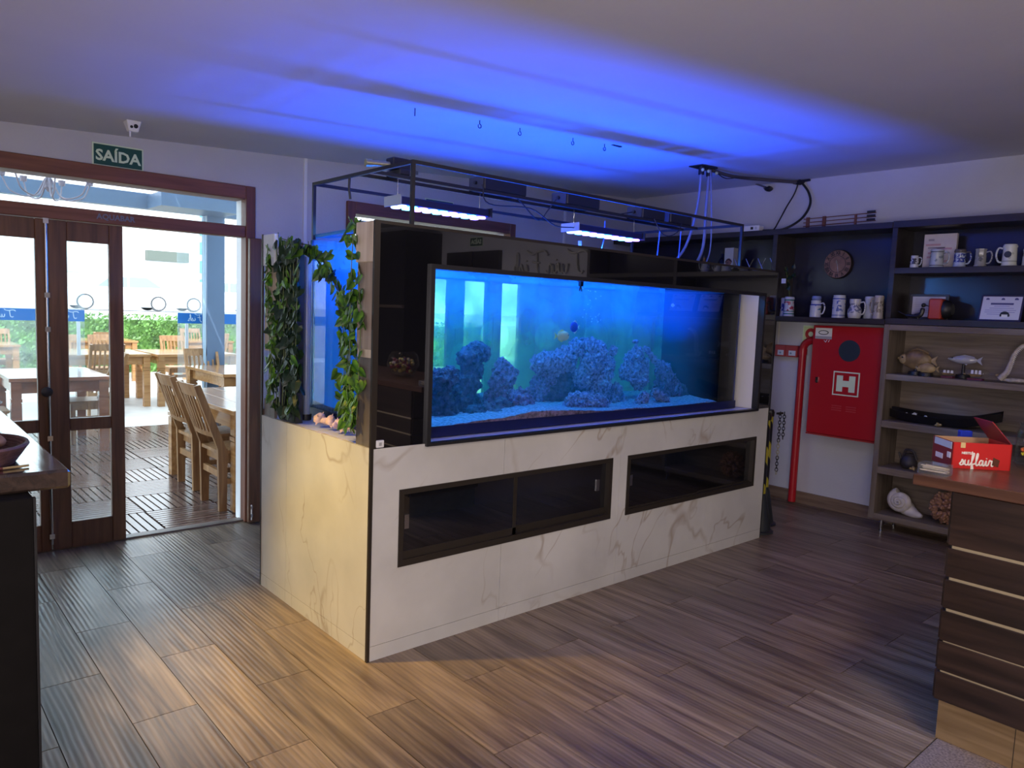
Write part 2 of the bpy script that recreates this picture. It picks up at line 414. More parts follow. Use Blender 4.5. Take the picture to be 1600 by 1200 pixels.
# handwriting: strokes in units of the letter height
SCRIPT = {
    'T': (1.05, [[(-.15, .78), (.0, .92), (.25, .95), (.6, .86), (.95, .92), (1.12, 1.05)], [(.52, .88), (.5, .5), (.42, .12), (.25, .0), (.1, .1)]]),
    'F': (1.0, [[(-.3, .82), (-.1, 1.02), (.3, 1.0), (.7, .9), (1.1, 1.06)], [(.42, .97), (.38, .5), (.3, .05), (.1, -.12), (-.1, .0)], [(.2, .5), (.45, .52), (.7, .56)]]),
    'w': (.62, [[(0, .42), (.06, .1), (.16, .02), (.28, .12), (.3, .4), (.34, .08), (.46, .02), (.56, .2), (.56, .44), (.64, .38)]]),
    'i': (.26, [[(0, .1), (.08, .42), (.08, .1), (.16, .02), (.28, .12)], [(.09, .58), (.11, .62)]]),
    'n': (.5, [[(0, .06), (.06, .42), (.06, .02), (.12, .3), (.24, .42), (.32, .3), (.32, .06), (.4, .02), (.52, .14)]]),
    's': (.36, [[(0, .08), (.14, .26), (.2, .44), (.28, .26), (.26, .06), (.14, 0), (.04, .06)], [(.26, .04), (.38, .12)]]),
    'h': (.5, [[(0, .08), (.14, .5), (.18, .9), (.1, .95), (.06, .6), (.06, .02), (.12, .3), (.24, .42), (.32, .28), (.32, .04), (.42, .02), (.5, .14)]]),
    'u': (.5, [[(0, .14), (.06, .42), (.06, .12), (.16, .01), (.28, .1), (.32, .42), (.32, .08), (.4, .01), (.5, .12)]]),
    'f': (.34, [[(0, .1), (.14, .5), (.22, .92), (.14, .95), (.08, .6), (.08, -.3), (.14, -.42), (.2, -.3), (.14, .05), (.34, .14)]]),
    'l': (.28, [[(0, .1), (.12, .5), (.18, .9), (.1, .95), (.06, .6), (.08, .08), (.16, .01), (.28, .12)]]),
    'a': (.46, [[(.28, .38), (.14, .42), (.03, .22), (.1, .02), (.24, .12), (.3, .42), (.3, .08), (.38, .01), (.46, .12)]]),
    'r': (.4, [[(0, .1), (.08, .46), (.14, .4), (.26, .4), (.24, .08), (.32, .01), (.42, .14)]]),
    ' ': (.22, []),
}
def script(word, h, loc, rot, material, parent, name='lettering', thick=.05, depth=1.):
    mb = MB(); x = 0.; width = sum(SCRIPT[c][0] for c in word)
    for c in word:
        w_, strokes = SCRIPT[c]
        for st in strokes:
            p = [Vector(((x + a - width / 2) * h, (b - .4) * h, 0)) for a, b in st]
            mb.tube(crom(p, 4), thick * h, 6)
        x += w_
    for v in mb.bm.verts: v.co.z *= depth
    o = mb.build(name, material, parent, world=False, smooth=True)
    off = Vector((0, 0, 0)); q = parent
    while q is not None: off += q.location; q = q.parent
    o.location = Vector(loc) - off; o.rotation_euler = rot
    return o

# ================================================================== SETTING
def ceil_z(x): return 2.555 + .05 * x
XL, XR, YB, YD = -3.6, 4.5, -8.2, 2.38        # room shell
m = MB(); m.hexa([(XL - .2, YB - .2, ceil_z(XL - .2)), (XR + .25, YB - .2, ceil_z(XR + .25)), (XR + .25, YD + .18, ceil_z(XR + .25)), (XL - .2, YD + .18, ceil_z(XL - .2)),
        (XL - .2, YB - .2, 3.1), (XR + .25, YB - .2, 3.1), (XR + .25, YD + .18, 3.1), (XL - .2, YD + .18, 3.1)])
ceiling = struct(m.build('ceiling', W['ceiling']))
# sub-floor in the joints, then single planks; granite begins near the counters
floor = struct(B(XL, XR, -1.815, YD + .02, -.08, -.004).build('floor', W['grout']))
plank_mesh = None
PW, PL = .232, .955
pl_proto = {}
kx0, kx1 = -11, 20
for k in range(kx0, kx1):
    x0 = .008 + PW * k; x1 = x0 + PW
    if x0 < -1.6 and x1 < -1.6: continue
    xa, xb = max(x0, XL), min(x1, XR)
    off = .091 if k % 2 == 0 else .091 + PL / 2
    y = off - 3 * PL
    while y < YD:
        ya, yb = max(y, -1.813), min(y + PL, YD + .01)
        y += PL
        if yb - ya < .03: continue
        key = (round(xb - xa, 3), round(yb - ya, 3))
        if key not in pl_proto:
            a, b = key
            o = B(.0016, a - .0016, .0018, b - .0018, -.012, 0).build('plank', W['plank'], floor, world=False)
            pl_proto[key] = o; o.location = (xa, ya, 0)
        else:
            share(pl_proto[key], 'plank', floor, (xa, ya, 0))
struct(B(XL, -1.84, -1.812, YD + .01, -.012, 0).build('trim_1', W['plank']))
granite = struct(B(XL, XR, YB, -1.815, -.08, -.001).build('floor', W['granite']))
# door wall (two framed openings)
OPEN = [(-1.227, .449), (1.154, 2.83)]
m = MB(); T = .15
for a, b in ((XL, OPEN[0][0]), (OPEN[0][1], OPEN[1][0]), (OPEN[1][1], XR + .2)): m.box(a, b, YD, YD + T, 0, 2.95)
for a, b in OPEN: m.box(a, b, YD, YD + T, 2.335, 2.95)
struct(m.build('wall_back', W['wall']))
struct(B(XR, XR + .2, YB, YD + .15, 0, 3.0).build('wall_right', W['wall']))
struct(B(XL - .15, XL, YB, YD + .15, 0, 2.9).build('wall_left', W['wall']))
struct(B(XL, XR, YB - .15, YB, 0, 3.0).build('wall_front', mat('dim_wall', (.30, .28, .28), .8)))
struct(B(XR - .022, XR, -8.0, .70, 0, .10).build('baseboard_right', wood('skirting', (.11, .07, .045), (.2, .14, .10), 'Y')))
struct(B(OPEN[0][1], OPEN[1][0], YD - .015, YD, 0, .09).build('baseboard_back', MATS['skirting']))
struct(B(-1.16, .383, 2.385, 2.46, -.02, .012).build('trim_2', wood('threshold', (.12, .09, .075), (.22, .17, .14), 'X')))

# door frames and leaves
def leaf(parent, x0, x1, y, th=.04, st_l=.08, st_r=.08, top=1.99, pane2=True):
    z1a, z1b, z2a, z2b = .17, .735, .81, 1.875
    for a, b in ((x0, x0 + st_l), (x1 - st_r, x1)):
        B(a, b, y - th / 2, y + th / 2, .008, top).build('stile', W['leaf_wood'], parent, bevel=.004)
    for a, b in ((.008, z1a), (z1b, z2a), (z2b, top)):
        B(x0 + st_l, x1 - st_r, y - th / 2 + .002, y + th / 2 - .002, a, b).build('rail', W['frame_wood_h'] if False else W['leaf_wood'], parent, bevel=.003)
    for a, b in ((z1a, z1b), (z2a, z2b)):
        B(x0 + st_l - .004, x1 - st_r + .004, y - .003, y + .003, a - .004, b + .004).build('pane', W['glass'], parent)
DOORS = []
for n, (a, b) in enumerate(OPEN):
    fr = struct(thing('window_%d' % (n + 1), None, None, (0, 0, 0)))
    fr['label'] = ['glazed transom and brown frame over the open doorway to the patio', 'brown framed doorway standing behind the aquarium'][n]
    B(a, a + .066, YD - .03, YD + .06, 0, 2.34).build('jamb', W['frame_wood'], fr, bevel=.004)
    B(b - .066, b, YD - .03, YD + .06, 0, 2.34).build('jamb', W['frame_wood'], fr, bevel=.004)
    for xa_, xb_ in ((a, a + .064), (b - .064, b)): B(xa_, xb_, YD + .061, YD + T, 0, 2.34).build('reveal', W['white'], fr)
    B(a + .066, b - .066, YD - .03, YD + T, 2.25, 2.34).build('head', W['frame_wood_h'], fr, bevel=.004)
    B(a + .066, b - .066, YD - .02, YD + .08, 1.995, 2.072).build('transom_bar', W['frame_wood_h'], fr, bevel=.004)
    B(a + .07, b - .07, YD + .03, YD + .036, 2.074, 2.248).build('pane', W['glass'], fr)
tA = struct(thing('door_1', None, None, (-1.0, YD, 0))); tA['label'] = 'closed left half of the folding door, brown stiles around glass'
leaf(tA, -1.158, -.790, YD + .012, st_l=.07, st_r=.055)
leaf(tA, -.785, -.380, YD + .012, st_l=.102, st_r=.078)
m = MB(); m.cyl((-.792, YD - .022, .05), (-.792, YD - .022, 1.98), .008, n=8)
for z in (1.98, 1.55, 1.35, .7, .1): m.box(-.806, -.778, YD - .03, YD - .006, z - .015, z + .015)
m.build('bolt_rod', W['steel'], tA)
m = MB(); m.lathe([(.012, 0), (.03, .006), (.03, .012), (.012, .016)], (-.803, YD - .035, .98), 14, 'Y'); m.build('lock_plate', W['black'], tA, smooth=True)
tB = struct(thing('door_2', None, None, (.40, YD - .02, 0))); tB['label'] = 'open right half of the folding door, folded flat against the wall beside the aquarium'
leaf(tB, .388, .775, 2.312, st_l=.082, st_r=.08)
m = MB(); m.cyl((.405, 2.286, .03), (.405, 2.286, .14), .006, n=8); m.box(.398, .412, 2.280, 2.292, .05, .075); m.box(.398, .412, 2.280, 2.292, .11, .13); m.build('foot_bolt', W['steel'], tB)
tC = struct(thing('door_3', None, None, (2.0, YD, 0))); tC['label'] = 'closed folding glass door seen through the aquarium'
for k in range(4):
    leaf(tC, 1.224 + k * .385, 1.224 + (k + 1) * .385 - .004, YD + .012, st_l=.085, st_r=.075)
text('AQUABAR', .045, (-.42, YD - .021, 2.035), ROT['front'], mat('faded_letter', (.16, .18, .24), .6), fr if False else bpy.data.objects['window_1'], name='faded_lettering', bold=.0012)

def exit_sign(x, y, z, w, h, rot, label, body='SAÍDA', inward=(0, -1)):
    t = thing('exit_sign', label, 'sign', (x, y, z), 'exit signs')
    dx, dy = inward
    if dy: 
        B(x - w / 2, x + w / 2, y + dy * .006, y, z - h / 2, z + h / 2).build('border', W['lumi'], t)
        B(x - w / 2 + .008, x + w / 2 - .008, y + dy * .0075, y + dy * .005, z - h / 2 + .008, z + h / 2 - .008).build('panel', mat('exit_green', (.006, .075, .06), .5), t)
        text(body, h * .66, (x, y + dy * .008, z - .006), rot, W['lumi'], t, bold=.0025, sx=1.0)
    else:
        B(x + dx * .006, x, y - w / 2, y + w / 2, z - h / 2, z + h / 2).build('border', W['lumi'], t)
        B(x + dx * .0075, x + dx * .005, y - w / 2 + .008, y + w / 2 - .008, z - h / 2 + .008, z + h / 2 - .008).build('panel', mat('exit_green', (.006, .075, .06), .5), t)
        text(body, h * .64, (x + dx * .008, y, z - .002), rot, W['lumi'], t, bold=.003)
    return t
exit_sign(-.400, YD, 2.407, .284, .135, ROT['front'], 'green exit sign above the open patio door')
exit_sign(2.005, YD, 2.385, .284, .135, ROT['front'], 'exit sign above the far door, half hidden by the blue aquarium light')
exit_sign(4.5, -5.03, 2.46, .27, .12, ROT['right'], 'small exit sign reflected faintly in the black glass above the tank', inward=(-1, 0))

# conduit, tube lamp, detector, hooks
solo(MB().box(.81, .835, YD - .012, YD, .1, 2.60), 'cable_conduit', W['white'], 'slim vertical conduit on the wall between the two doorways', 'conduit')
solo(MB().box(3.455, 3.475, YD - .012, YD, .1, 2.72), 'cable_conduit', W['white'], 'slim vertical conduit on the far wall right of the second doorway', 'conduit')
t = thing('tube_lamp', 'slim unlit white tube lamp high on the wall above the second doorway', 'lamp', (1.1, YD, 2.63))
m = MB(); m.cyl((1.16, YD - .03, 2.628), (1.72, YD - .03, 2.632), .013, n=12); m.build('tube', W['white'], t, smooth=True)
m = MB(); m.box(1.12, 1.16, YD - .045, YD, 2.612, 2.645); m.box(1.72, 1.76, YD - .045, YD, 2.615, 2.648); m.build('end_cap', W['steel'], t)
zc = ceil_z(-.44)
t = thing('motion_sensor', 'small white sensor on the ceiling above the exit sign', 'sensor', (-.438, 1.9, zc))
m = MB(); m.hexa([(-.465, 1.87, zc - .06), (-.415, 1.87, zc - .06), (-.415, 1.91, zc - .06), (-.465, 1.91, zc - .06), (-.478, 1.86, zc), (-.40, 1.86, zc), (-.40, 1.94, zc), (-.478, 1.94, zc)])
m.build('housing', W['white'], t, bevel=.004)
m = MB(); m.ball((-.43, 1.866, zc - .03), .012, 2); m.ball((-.452, 1.866, zc - .036), .008, 2); m.build('lens', W['black'], t, smooth=True)
B(-.46, -.452, 1.88, 1.888, zc - .088, zc - .06).build('antenna', W['white'], t)
for i, (x, lab) in enumerate([(.574, 'straight'), (1.002, 'open'), (1.299, 'open'), (1.738, 'open'), (2.03, 'open')]):
    z = ceil_z(x)
    pts = [(x, .6, z + .004), (x, .6, z - .02)] + [(x + .011 * math.sin(a), .6, z - .031 + .011 * math.cos(a)) for a in [k * .6 for k in range(10)]]
    if i == 0: pts = [(x, .6, z + .004), (x, .6, z - .04)]
    solo(MB().tube(pts, .0028, 6), 'ceiling_hook', W['cable'], ['straight screw hanging from the blue lit ceiling, leftmost of the ceiling hooks', 'small open ring hook in the ceiling, second from the left', 'small open ring hook in the ceiling, third from the left', 'small open ring hook in the ceiling, fourth from the left', 'rightmost ceiling hook, beside the dark slot'][i], 'hook', 'hooks in the ceiling over the aquarium')
z = ceil_z(2.12); solo(MB().hexa([(2.08, .57, z - .004), (2.17, .575, z - .004), (2.17, .595, z - .004), (2.08, .59, z - .004), (2.08, .57, z + .01), (2.17, .575, z + .01), (2.17, .595, z + .01), (2.08, .59, z + .01)]), 'ceiling_slot', W['black'], 'small dark slot cover in the blue ceiling beside the hooks', 'cover')

# ================================================================== AQUARIUM STAND
LX, WY, HM, HT = 3.227, 1.154, .948, 1.9135
st = thing('aquarium_stand', 'long white veined marble stand with black glass sliding doors under the aquarium', 'stand', (1.6, .55, 0))
def slab(x0, x1, z0, z1, holes, y0=0., y1=.018):
    xs = sorted({x0, x1, *[h[0] for h in holes if x0 < h[0] < x1], *[h[1] for h in holes if x0 < h[1] < x1]})
    zs = sorted({z0, z1, *[h[2] for h in holes if z0 < h[2] < z1], *[h[3] for h in holes if z0 < h[3] < z1]})
    mb = MB(); V = {}
    for i in range(len(xs) - 1):
        for j in range(len(zs) - 1):
            cx, cz = (xs[i] + xs[i + 1]) / 2, (zs[j] + zs[j + 1]) / 2
            if any(h[0] < cx < h[1] and h[2] < cz < h[3] for h in holes): continue
            mb.box(xs[i], xs[i + 1], y0, y1, zs[j], zs[j + 1])
    bmesh.ops.remove_doubles(mb.bm, verts=mb.bm.verts, dist=1e-5)
    return mb
HOLES = [(.147, 1.568, .4015, .7538), (1.7007, 3.0864, .4015, .7538)]
J = [.012, .754, 1.637, 2.52, LX]
for i in range(4):
    slab(J[i] + .001, J[i + 1] - .001, .0676, HM, HOLES).build('marble_panel', W['marble'], st)
    B(J[i] + .001, J[i + 1] - .001, 0, .018, 0, .0656).build('skirting_panel', W['marble'], st)
for ya, yb in ((.012, .832), (.834, WY - .006)):
    B(0, .018, ya, yb, .0676, HM).build('marble_panel', W['marble'], st)
    B(0, .018, ya, yb, 0, .0656).build('skirting_panel', W['marble'], st)
B(LX - .018, LX, .019, WY, 0, HM).build('side_panel', W['black'], st)
B(.018, LX - .018, WY - .02, WY, 0, HM).build('backboard', W['cream'], st)
B(.019, LX - .019, .019, WY - .021, HM - .03, HM - .002).build('ledge', mat('ledge_lit_blue', (.52, .56, .82), .3), st)  # blue LED glow put into the ledge colour
B(-.003, .011, -.003, .011, 0, HT).build('corner_profile', W['dark_alu'], st)
B(-.002, .008, WY - .005, WY + .006, 0, HT).build('corner_profile', W['dark_alu'], st)
B(LX, LX + .008, -.002, .016, 0, HT - .01).build('corner_profile', W['black'], st)
# sliding doors
for n, h in enumerate(HOLES):
    x0, x1, z0, z1 = h; w = .024
    fr = thing('x', None, None); bpy.data.objects.remove(fr)
    m = MB(); m.box(x0, x1, -.006, .05, z0, z0 + .03); m.box(x0, x1, -.006, .05, z1 - w, z1); m.box(x0, x0 + w, -.006, .05, z0 + .03, z1 - w); m.box(x1 - w, x1, -.006, .05, z0 + .03, z1 - w)
    fo = m.build('door_frame', W['dark_alu'], st)
    xm = (x0 + x1) / 2 - (.02 if n == 0 else -.02)
    for a, b, y, hx in ((x0 + w, xm + .015, .008, x0 + .045), (xm - .015, x1 - w, .026, x1 - .09 if n == 0 else xm + .01)):
        d = B(a, b, y, y + .008, z0 + .03, z1 - w).build('sliding_door', W['smoked'], st)
        m = MB(); m.box(a, b, y - .003, y + .010, z0 + .03, z0 + .065 if n == 0 else z0 + .04); m.box((b - .022) if y < .02 else a, b if y < .02 else a + .022, y - .003, y + .010, z0 + .03, z1 - w) if n == 0 else None
        m.build('rail', W['dark_alu'], d)
        m = MB(); m.box(hx - .012, hx + .012, y - .006, y, .57, .635); k = m.build('handle', W['steel'], d)
    # cupboard behind the glass
m = MB(); m.box(.02, LX - .02, .09, .10, .1, .9); m.build('backboard', W['black'], st)
# black mirror glass front above the marble
FA, FB, FZ0, FZ1 = .2775, 3.0684, .9369, 1.7522
slab(.012, LX - .002, HM + .001, HT - .012, [(FA + .01, FB - .01, HM - .1, FZ1 - .01)], .001, .013).build('mirror_panel', W['mirror'], st)
m = MB(); m.box(.008, LX, -.002, .03, HT - .013, HT); m.box(.011, .024, -.0025, .006, HM, HT - .013); m.build('top_profile', W['dark_alu'], st)
m = MB(); w = .021
m.box(FA, FB, -.016, .02, FZ0, FZ0 + .014); m.box(FA, FB, -.016, .03, FZ1 - w, FZ1); m.box(FA, FA + w, -.016, .03, FZ0 + .014, FZ1 - w); m.box(FB - w, FB, -.016, .03, FZ0 + .014, FZ1 - w)
m.build('view_frame', W['black'], st)
B(FB - w, FB - w + .02, .03, .50, HM, FZ1 + .03).build('reveal_panel', W['cream'], st)
B(FB, LX - .01, .5, .52, HM, HT - .05).build('side_panel', W['black'], st)
B(LX - .014, LX, .02, WY, HM, HT - .012).build('side_panel', W['black'], st)
# small socket plate
t = thing('wall_socket', 'tiny white switch plate at the foot of the black glass, beside the corner', 'socket', (.05, -.003, .968))
B(.022, .060, -.009, .001, .953, .985).build('plate', W['white'], t, bevel=.003); B(.034, .046, -.011, -.008, .962, .976).build('rocker', mat('grey_plastic', (.35, .35, .36), .5), t)
# timber at the left end
B(.002, .03, .022, .165, 1.742, 1.912).build('timber_block', W['pine'], st, bevel=.003)
B(.012, .035, .03, .16, 1.37, 1.742).build('timber_board', wood('beige_board', (.34, .27, .22), (.47, .38, .31), 'Z', rough=.5), st)
B(.014, .036, .03, .155, 1.335, 1.37).build('timber_rail', W['pine'], st)
B(.012, .035, .028, .152, HM, 1.335).build('timber_board', wood('grey_reflection', (.10, .085, .08), (.17, .145, .13), 'Z', rough=.35), st)  # grey-brown board colour stands in for a reflection
B(.002, .03, 1.008, 1.15, 1.748, 1.912).build('timber_block', mat('pale_block', (.62, .66, .70), .5, var=.1), st, bevel=.003)
B(.012, .028, 1.012, 1.145, 1.30, 1.748).build('timber_board', W['pine'], st)
B(.012, .028, 1.012, 1.145, HM, 1.04).build('timber_board', MATS['grey_reflection'], st)
B(.016, .022, 1.02, 1.14, 1.04, 1.30).build('glass_strip', W['clear'], st)
B(.032, .07, .80, .99, HM, 1.84).build('dark_post', mat('dark_post', (.02, .022, .028), .6), st)

# ================================================================== AQUARIUM
TX0, TX1, TY0, TY1, TZ0, TZ1, WL = .20, 2.965, .11, 1.0, .95, 1.895, 1.735
aq = thing('aquarium', 'large glass reef tank full of blue lit water on the marble stand', 'aquarium', (1.5, .55, TZ0))
th = .012
B(TX0, TX1, TY0, TY0 + th, TZ0 + .012, TZ1).build('glass_pane', W['clear'], aq)
B(TX0, TX1, TY1 - th, TY1, TZ0 + .012, TZ1).build('glass_pane', glass('back_glass', (.80, .98, .93), dirt_haze=.42, dirt_haze_col=(.3, .85, .62)), aq)  # teal film colour stands in for daylight haze in the water
B(TX0, TX0 + th, TY0 + th, TY1 - th, TZ0 + .012, TZ1).build('glass_pane', glass('end_glass', (.8, .95, 1.), dirt_haze=.18, dirt_haze_col=(.25, .5, .8)), aq)
B(TX1 - th, TX1, TY0 + th, TY1 - th, TZ0 + .012, TZ1).build('glass_pane', W['black'], aq)
B(TX0, TX1, TY0, TY1, TZ0, TZ0 + .012).build('glass_pane', mat('tank_bottom', (.02, .03, .10), .2), aq)
B(TX0, TX1, TY0 - .003, TY0, TZ0, 1.002).build('base_trim', mat('base_trim', (.004, .008, .06), .35), aq)
B(TX0 - .003, TX0, TY0, TY1, TZ0, 1.002).build('base_trim', MATS['base_trim'], aq)
m = MB()
for x in (TX0 + .004, TX1 - .012):
    for y in (TY0 + .006, TY1 - .014): m.box(x, x + .008, y, y + .008, TZ0 + .012, TZ1)
m.build('silicone_seam', mat('silicone', (.01, .02, .12), .4), aq)
m = MB()
m.box(TX0, TX1, TY0 + th, TY0 + .06, TZ1 - .012, TZ1 - .002); m.box(TX0, TX1, TY1 - .07, TY1 - th, TZ1 - .012, TZ1 - .002)
for x in (TX0 + .02, 1.1, 2.0): m.box(x, x + .05, TY0 + .06, TY1 - .07, TZ1 - .012, TZ1 - .002)
m.build('brace', W['clear'], aq)
m = MB(); m.box(TX0, TX1, TY1, TY1 + .006, WL - .01, TZ1); m.build('rim_light_stop', mat('rim_light_stop', (.02, .06, .30), .4), aq)  # opaque strip added to cut off the blue spots at the back
B(2.765, TX1 - th, TY0 + th + .001, TY1 - th - .001, TZ0 + .013, TZ1 - .03).build('overflow_box', mat('overflow_black', (.006, .007, .009), .3), aq)
wm = bpy.data.materials.new('sea_water'); wm.use_nodes = True
nt = wm.node_tree; nt.nodes.remove(nt.nodes['Principled BSDF']); out = nt.nodes['Material Output']
va = nt.nodes.new('ShaderNodeVolumeAbsorption'); va.inputs['Color'].default_value = (.05, .88, .56, 1); va.inputs['Density'].default_value = 1.2
vs = nt.nodes.new('ShaderNodeVolumeScatter'); vs.inputs['Color'].default_value = (.30, .60, 1, 1); vs.inputs['Density'].default_value = .30; vs.inputs['Anisotropy'].default_value = .1
ad = nt.nodes.new('ShaderNodeAddShader'); nt.links.new(va.outputs[0], ad.inputs[0]); nt.links.new(vs.outputs[0], ad.inputs[1]); nt.links.new(ad.outputs[0], out.inputs['Volume'])
# the sides of the water bend light like water behind glass; the surface itself is left open to the lamps above
rf = nt.nodes.new('ShaderNodeBsdfRefraction'); rf.inputs['IOR'].default_value = 1.33; rf.inputs['Roughness'].default_value = 0
tr_ = nt.nodes.new('ShaderNodeBsdfTransparent'); ge_ = nt.nodes.new('ShaderNodeNewGeometry'); sx_ = nt.nodes.new('ShaderNodeSeparateXYZ'); ab_ = nt.nodes.new('ShaderNodeMath'); ab_.operation = 'ABSOLUTE'; gt_ = nt.nodes.new('ShaderNodeMath'); gt_.operation = 'GREATER_THAN'; gt_.inputs[1].default_value = .5
mx_ = nt.nodes.new('ShaderNodeMixShader'); nt.links.new(ge_.outputs['True Normal'], sx_.inputs[0]); nt.links.new(sx_.outputs['Z'], ab_.inputs[0]); nt.links.new(ab_.outputs[0], gt_.inputs[0]); nt.links.new(gt_.outputs[0], mx_.inputs[0])
nt.links.new(rf.outputs[0], mx_.inputs[1]); nt.links.new(tr_.outputs[0], mx_.inputs[2]); nt.links.new(mx_.outputs[0], out.inputs['Surface'])
wo = B(TX0 + th + .001, 2.764, TY0 + th + .001, TY1 - th - .001, TZ0 + .013, WL).build('water', wm, aq)
# thin blue sheet added inside the end glass to carry the LED glow
film = bpy.data.materials.new('glow_film'); film.use_nodes = True; nt = film.node_tree; nt.nodes.remove(nt.nodes['Principled BSDF'])
d1 = nt.nodes.new('ShaderNodeBsdfTranslucent'); d1.inputs[0].default_value = (.08, .55, .9, 1); d2 = nt.nodes.new('ShaderNodeBsdfDiffuse'); d2.inputs[0].default_value = (.10, .50, .85, 1); t3 = nt.nodes.new('ShaderNodeBsdfTransparent')
m1 = nt.nodes.new('ShaderNodeMixShader'); nt.links.new(d1.outputs[0], m1.inputs[1]); nt.links.new(d2.outputs[0], m1.inputs[2]); m2 = nt.nodes.new('ShaderNodeMixShader')
tcf = nt.nodes.new('ShaderNodeTexCoord'); nzf = nt.nodes.new('ShaderNodeTexNoise'); nzf.inputs['Scale'].default_value = 5; nt.links.new(tcf.outputs['Object'], nzf.inputs['Vector']); mrf = nt.nodes.new('ShaderNodeMapRange'); mrf.inputs['To Min'].default_value = .6; mrf.inputs['To Max'].default_value = .9
nt.links.new(nzf.outputs['Fac'], mrf.inputs['Value']); nt.links.new(mrf.outputs[0], m2.inputs[0]); nt.links.new(t3.outputs[0], m2.inputs[1]); nt.links.new(m1.outputs[0], m2.inputs[2]); nt.links.new(m2.outputs[0], nt.nodes['Material Output'].inputs['Surface'])
B(TX0 + th + .006, TX0 + th + .008, TY0 + .03, TY1 - .03, 1.0, WL - .004).build('glow_film', film, aq)
# sand bed
m = MB(); NX, NY = 90, 18; V = []
xa, xb, ya, yb = TX0 + th + .004, 2.76, TY0 + th + .004, TY1 - th - .004
def sand_h(x, y):
    f = (x - xa) / (xb - xa)
    return 1.012 - .012 * (1 - (y - ya) / (yb - ya)) + .020 * noise.noise((x * 3, y * 3, 1)) + .03 * math.exp(-((x - 1.1) / .4) ** 2) + .05 * (y - ya) * .6
for i in range(NX + 1):
    row = []
    for j in range(NY + 1):
        x, y = xa + (xb - xa) * i / NX, ya + (yb - ya) * j / NY
        row.append(m.bm.verts.new((x, y, sand_h(x, y) + .006 * noise.noise((x * 30, y * 30, 4)))))
    V.append(row)
for i in range(NX):
    for j in range(NY): m.bm.faces.new((V[i][j], V[i + 1][j], V[i + 1][j + 1], V[i][j + 1]))
bot = {}
ring = [(i, 0) for i in range(NX + 1)] + [(NX, j) for j in range(1, NY + 1)] + [(i, NY) for i in range(NX - 1, -1, -1)] + [(0, j) for j in range(NY - 1, 0, -1)]
bv = [m.bm.verts.new((V[i][j].co.x, V[i][j].co.y, TZ0 + .014)) for i, j in ring]
for k in range(len(ring)):
    a, b = ring[k], ring[(k + 1) % len(ring)]
    m.bm.faces.new((V[a[0]][a[1]], bv[k], bv[(k + 1) % len(ring)], V[b[0]][b[1]]))
m.bm.faces.new(bv[::-1])
sand = m.build('sand_bed', mat('coral_sand', (.34, .27, .46), .9, var=.6, vscale=60, bump=.6, bscale=90), smooth=True)
tag(sand, 'bluish coral sand covering the bottom of the tank', 'sand', kind='stuff')

# live rock: every rock a thing; each is a lump of displaced balls, placed on the plane it stands in
rock_mats = [mat('live_rock', (.17, .12, .29), .85, var=.85, vscale=48, bump=1., bscale=70), mat('live_rock_pale', (.26, .21, .42), .85, var=.85, vscale=55, bump=1., bscale=80), mat('live_rock_dark', (.06, .055, .13), .85, var=.8, vscale=40, bump=1., bscale=60)]
def rock(label, blobs, Y, mi=0, amp=.42, freq=2.6, name='live_rock', cat='rock'):
    mb = MB()
    for k, b in enumerate(blobs):
        px, py, rp = b[:3]; sc = b[3] if len(b) > 3 else (1, .9, 1)
        dy = b[4] if len(b) > 4 else 0.
        p = at_tank(px, py, Y + dy); r = rp * .93 * (p - CAM).dot(_f) / F_PX
        p.z = max(p.z, TZ0 + .05)
        mb.ball(p, r, 4, sc, amp, freq, seed=px * .37 + py * .11 + k)
        for q in range(int(rp * 1.6)):          # knobbly coral growth
            d = Vector((random.uniform(-1, 1), random.uniform(-1, .4), random.uniform(-.5, 1))).normalized()
            mb.ball(p + Vector((d.x * sc[0], d.y * sc[1], d.z * sc[2])) * r * random.uniform(.86, 1.05), r * random.uniform(.09, .22), 2, amp=.7, freq=3., seed=q + px)
    for v in mb.bm.verts:
        v.co.y = min(max(v.co.y, TY0 + .03), TY1 - .03); v.co.x = min(max(v.co.x, TX0 + .03), 2.74); v.co.z = max(v.co.z, TZ0 + .02)
    return solo(mb, name, rock_mats[mi], label, cat, 'rocks in the reef tank', smooth=True)
rock('low dark rock at the left end of the reef tank', [(688, 598, 22), (702, 590, 18), (690, 640, 26), (700, 660, 20)], .42, 2)
rock('tall arched rock with a knobby head, left of centre in the tank', [(735, 640, 26), (718, 620, 24), (730, 600, 24), (738, 580, 20), (733, 562, 22), (745, 550, 18), (756, 553, 13), (750, 541, 8), (758, 543, 5)], .50, 2, amp=.25)
rock('pointed rock spire right of the knobby head', [(770, 640, 28), (782, 620, 24), (785, 598, 22), (788, 582, 18), (797, 584, 12), (784, 570, 11), (806, 582, 6)], .55, 0)
rock('wide low rock at the foot of the left spires', [(760, 655, 26, (1.6, 1, .7)), (735, 662, 20, (1.6, 1, .7)), (785, 650, 24)], .42, 2)
rock('round bluish rock in front of the green gap', [(812, 628, 21), (820, 636, 18)], .40, 0)
rock('sloping rock under the middle arch', [(832, 625, 20), (842, 605, 18), (855, 590, 16), (826, 640, 18)], .62, 0)
rock('rock slab leaning across the top of the middle arch', [(842, 568, 15), (855, 566, 17), (872, 566, 19), (886, 560, 20), (900, 545, 15), (910, 538, 10)], .60, 1)
rock('dark rock wall behind the middle arch', [(880, 600, 30), (895, 620, 28), (868, 630, 26)], .70, 2)
rock('tall knobbly rock stack in the middle of the tank', [(925, 542, 15), (935, 550, 17), (925, 570, 24), (940, 580, 22), (912, 590, 20), (950, 570, 14), (958, 548, 8), (935, 600, 24)], .55, 1)
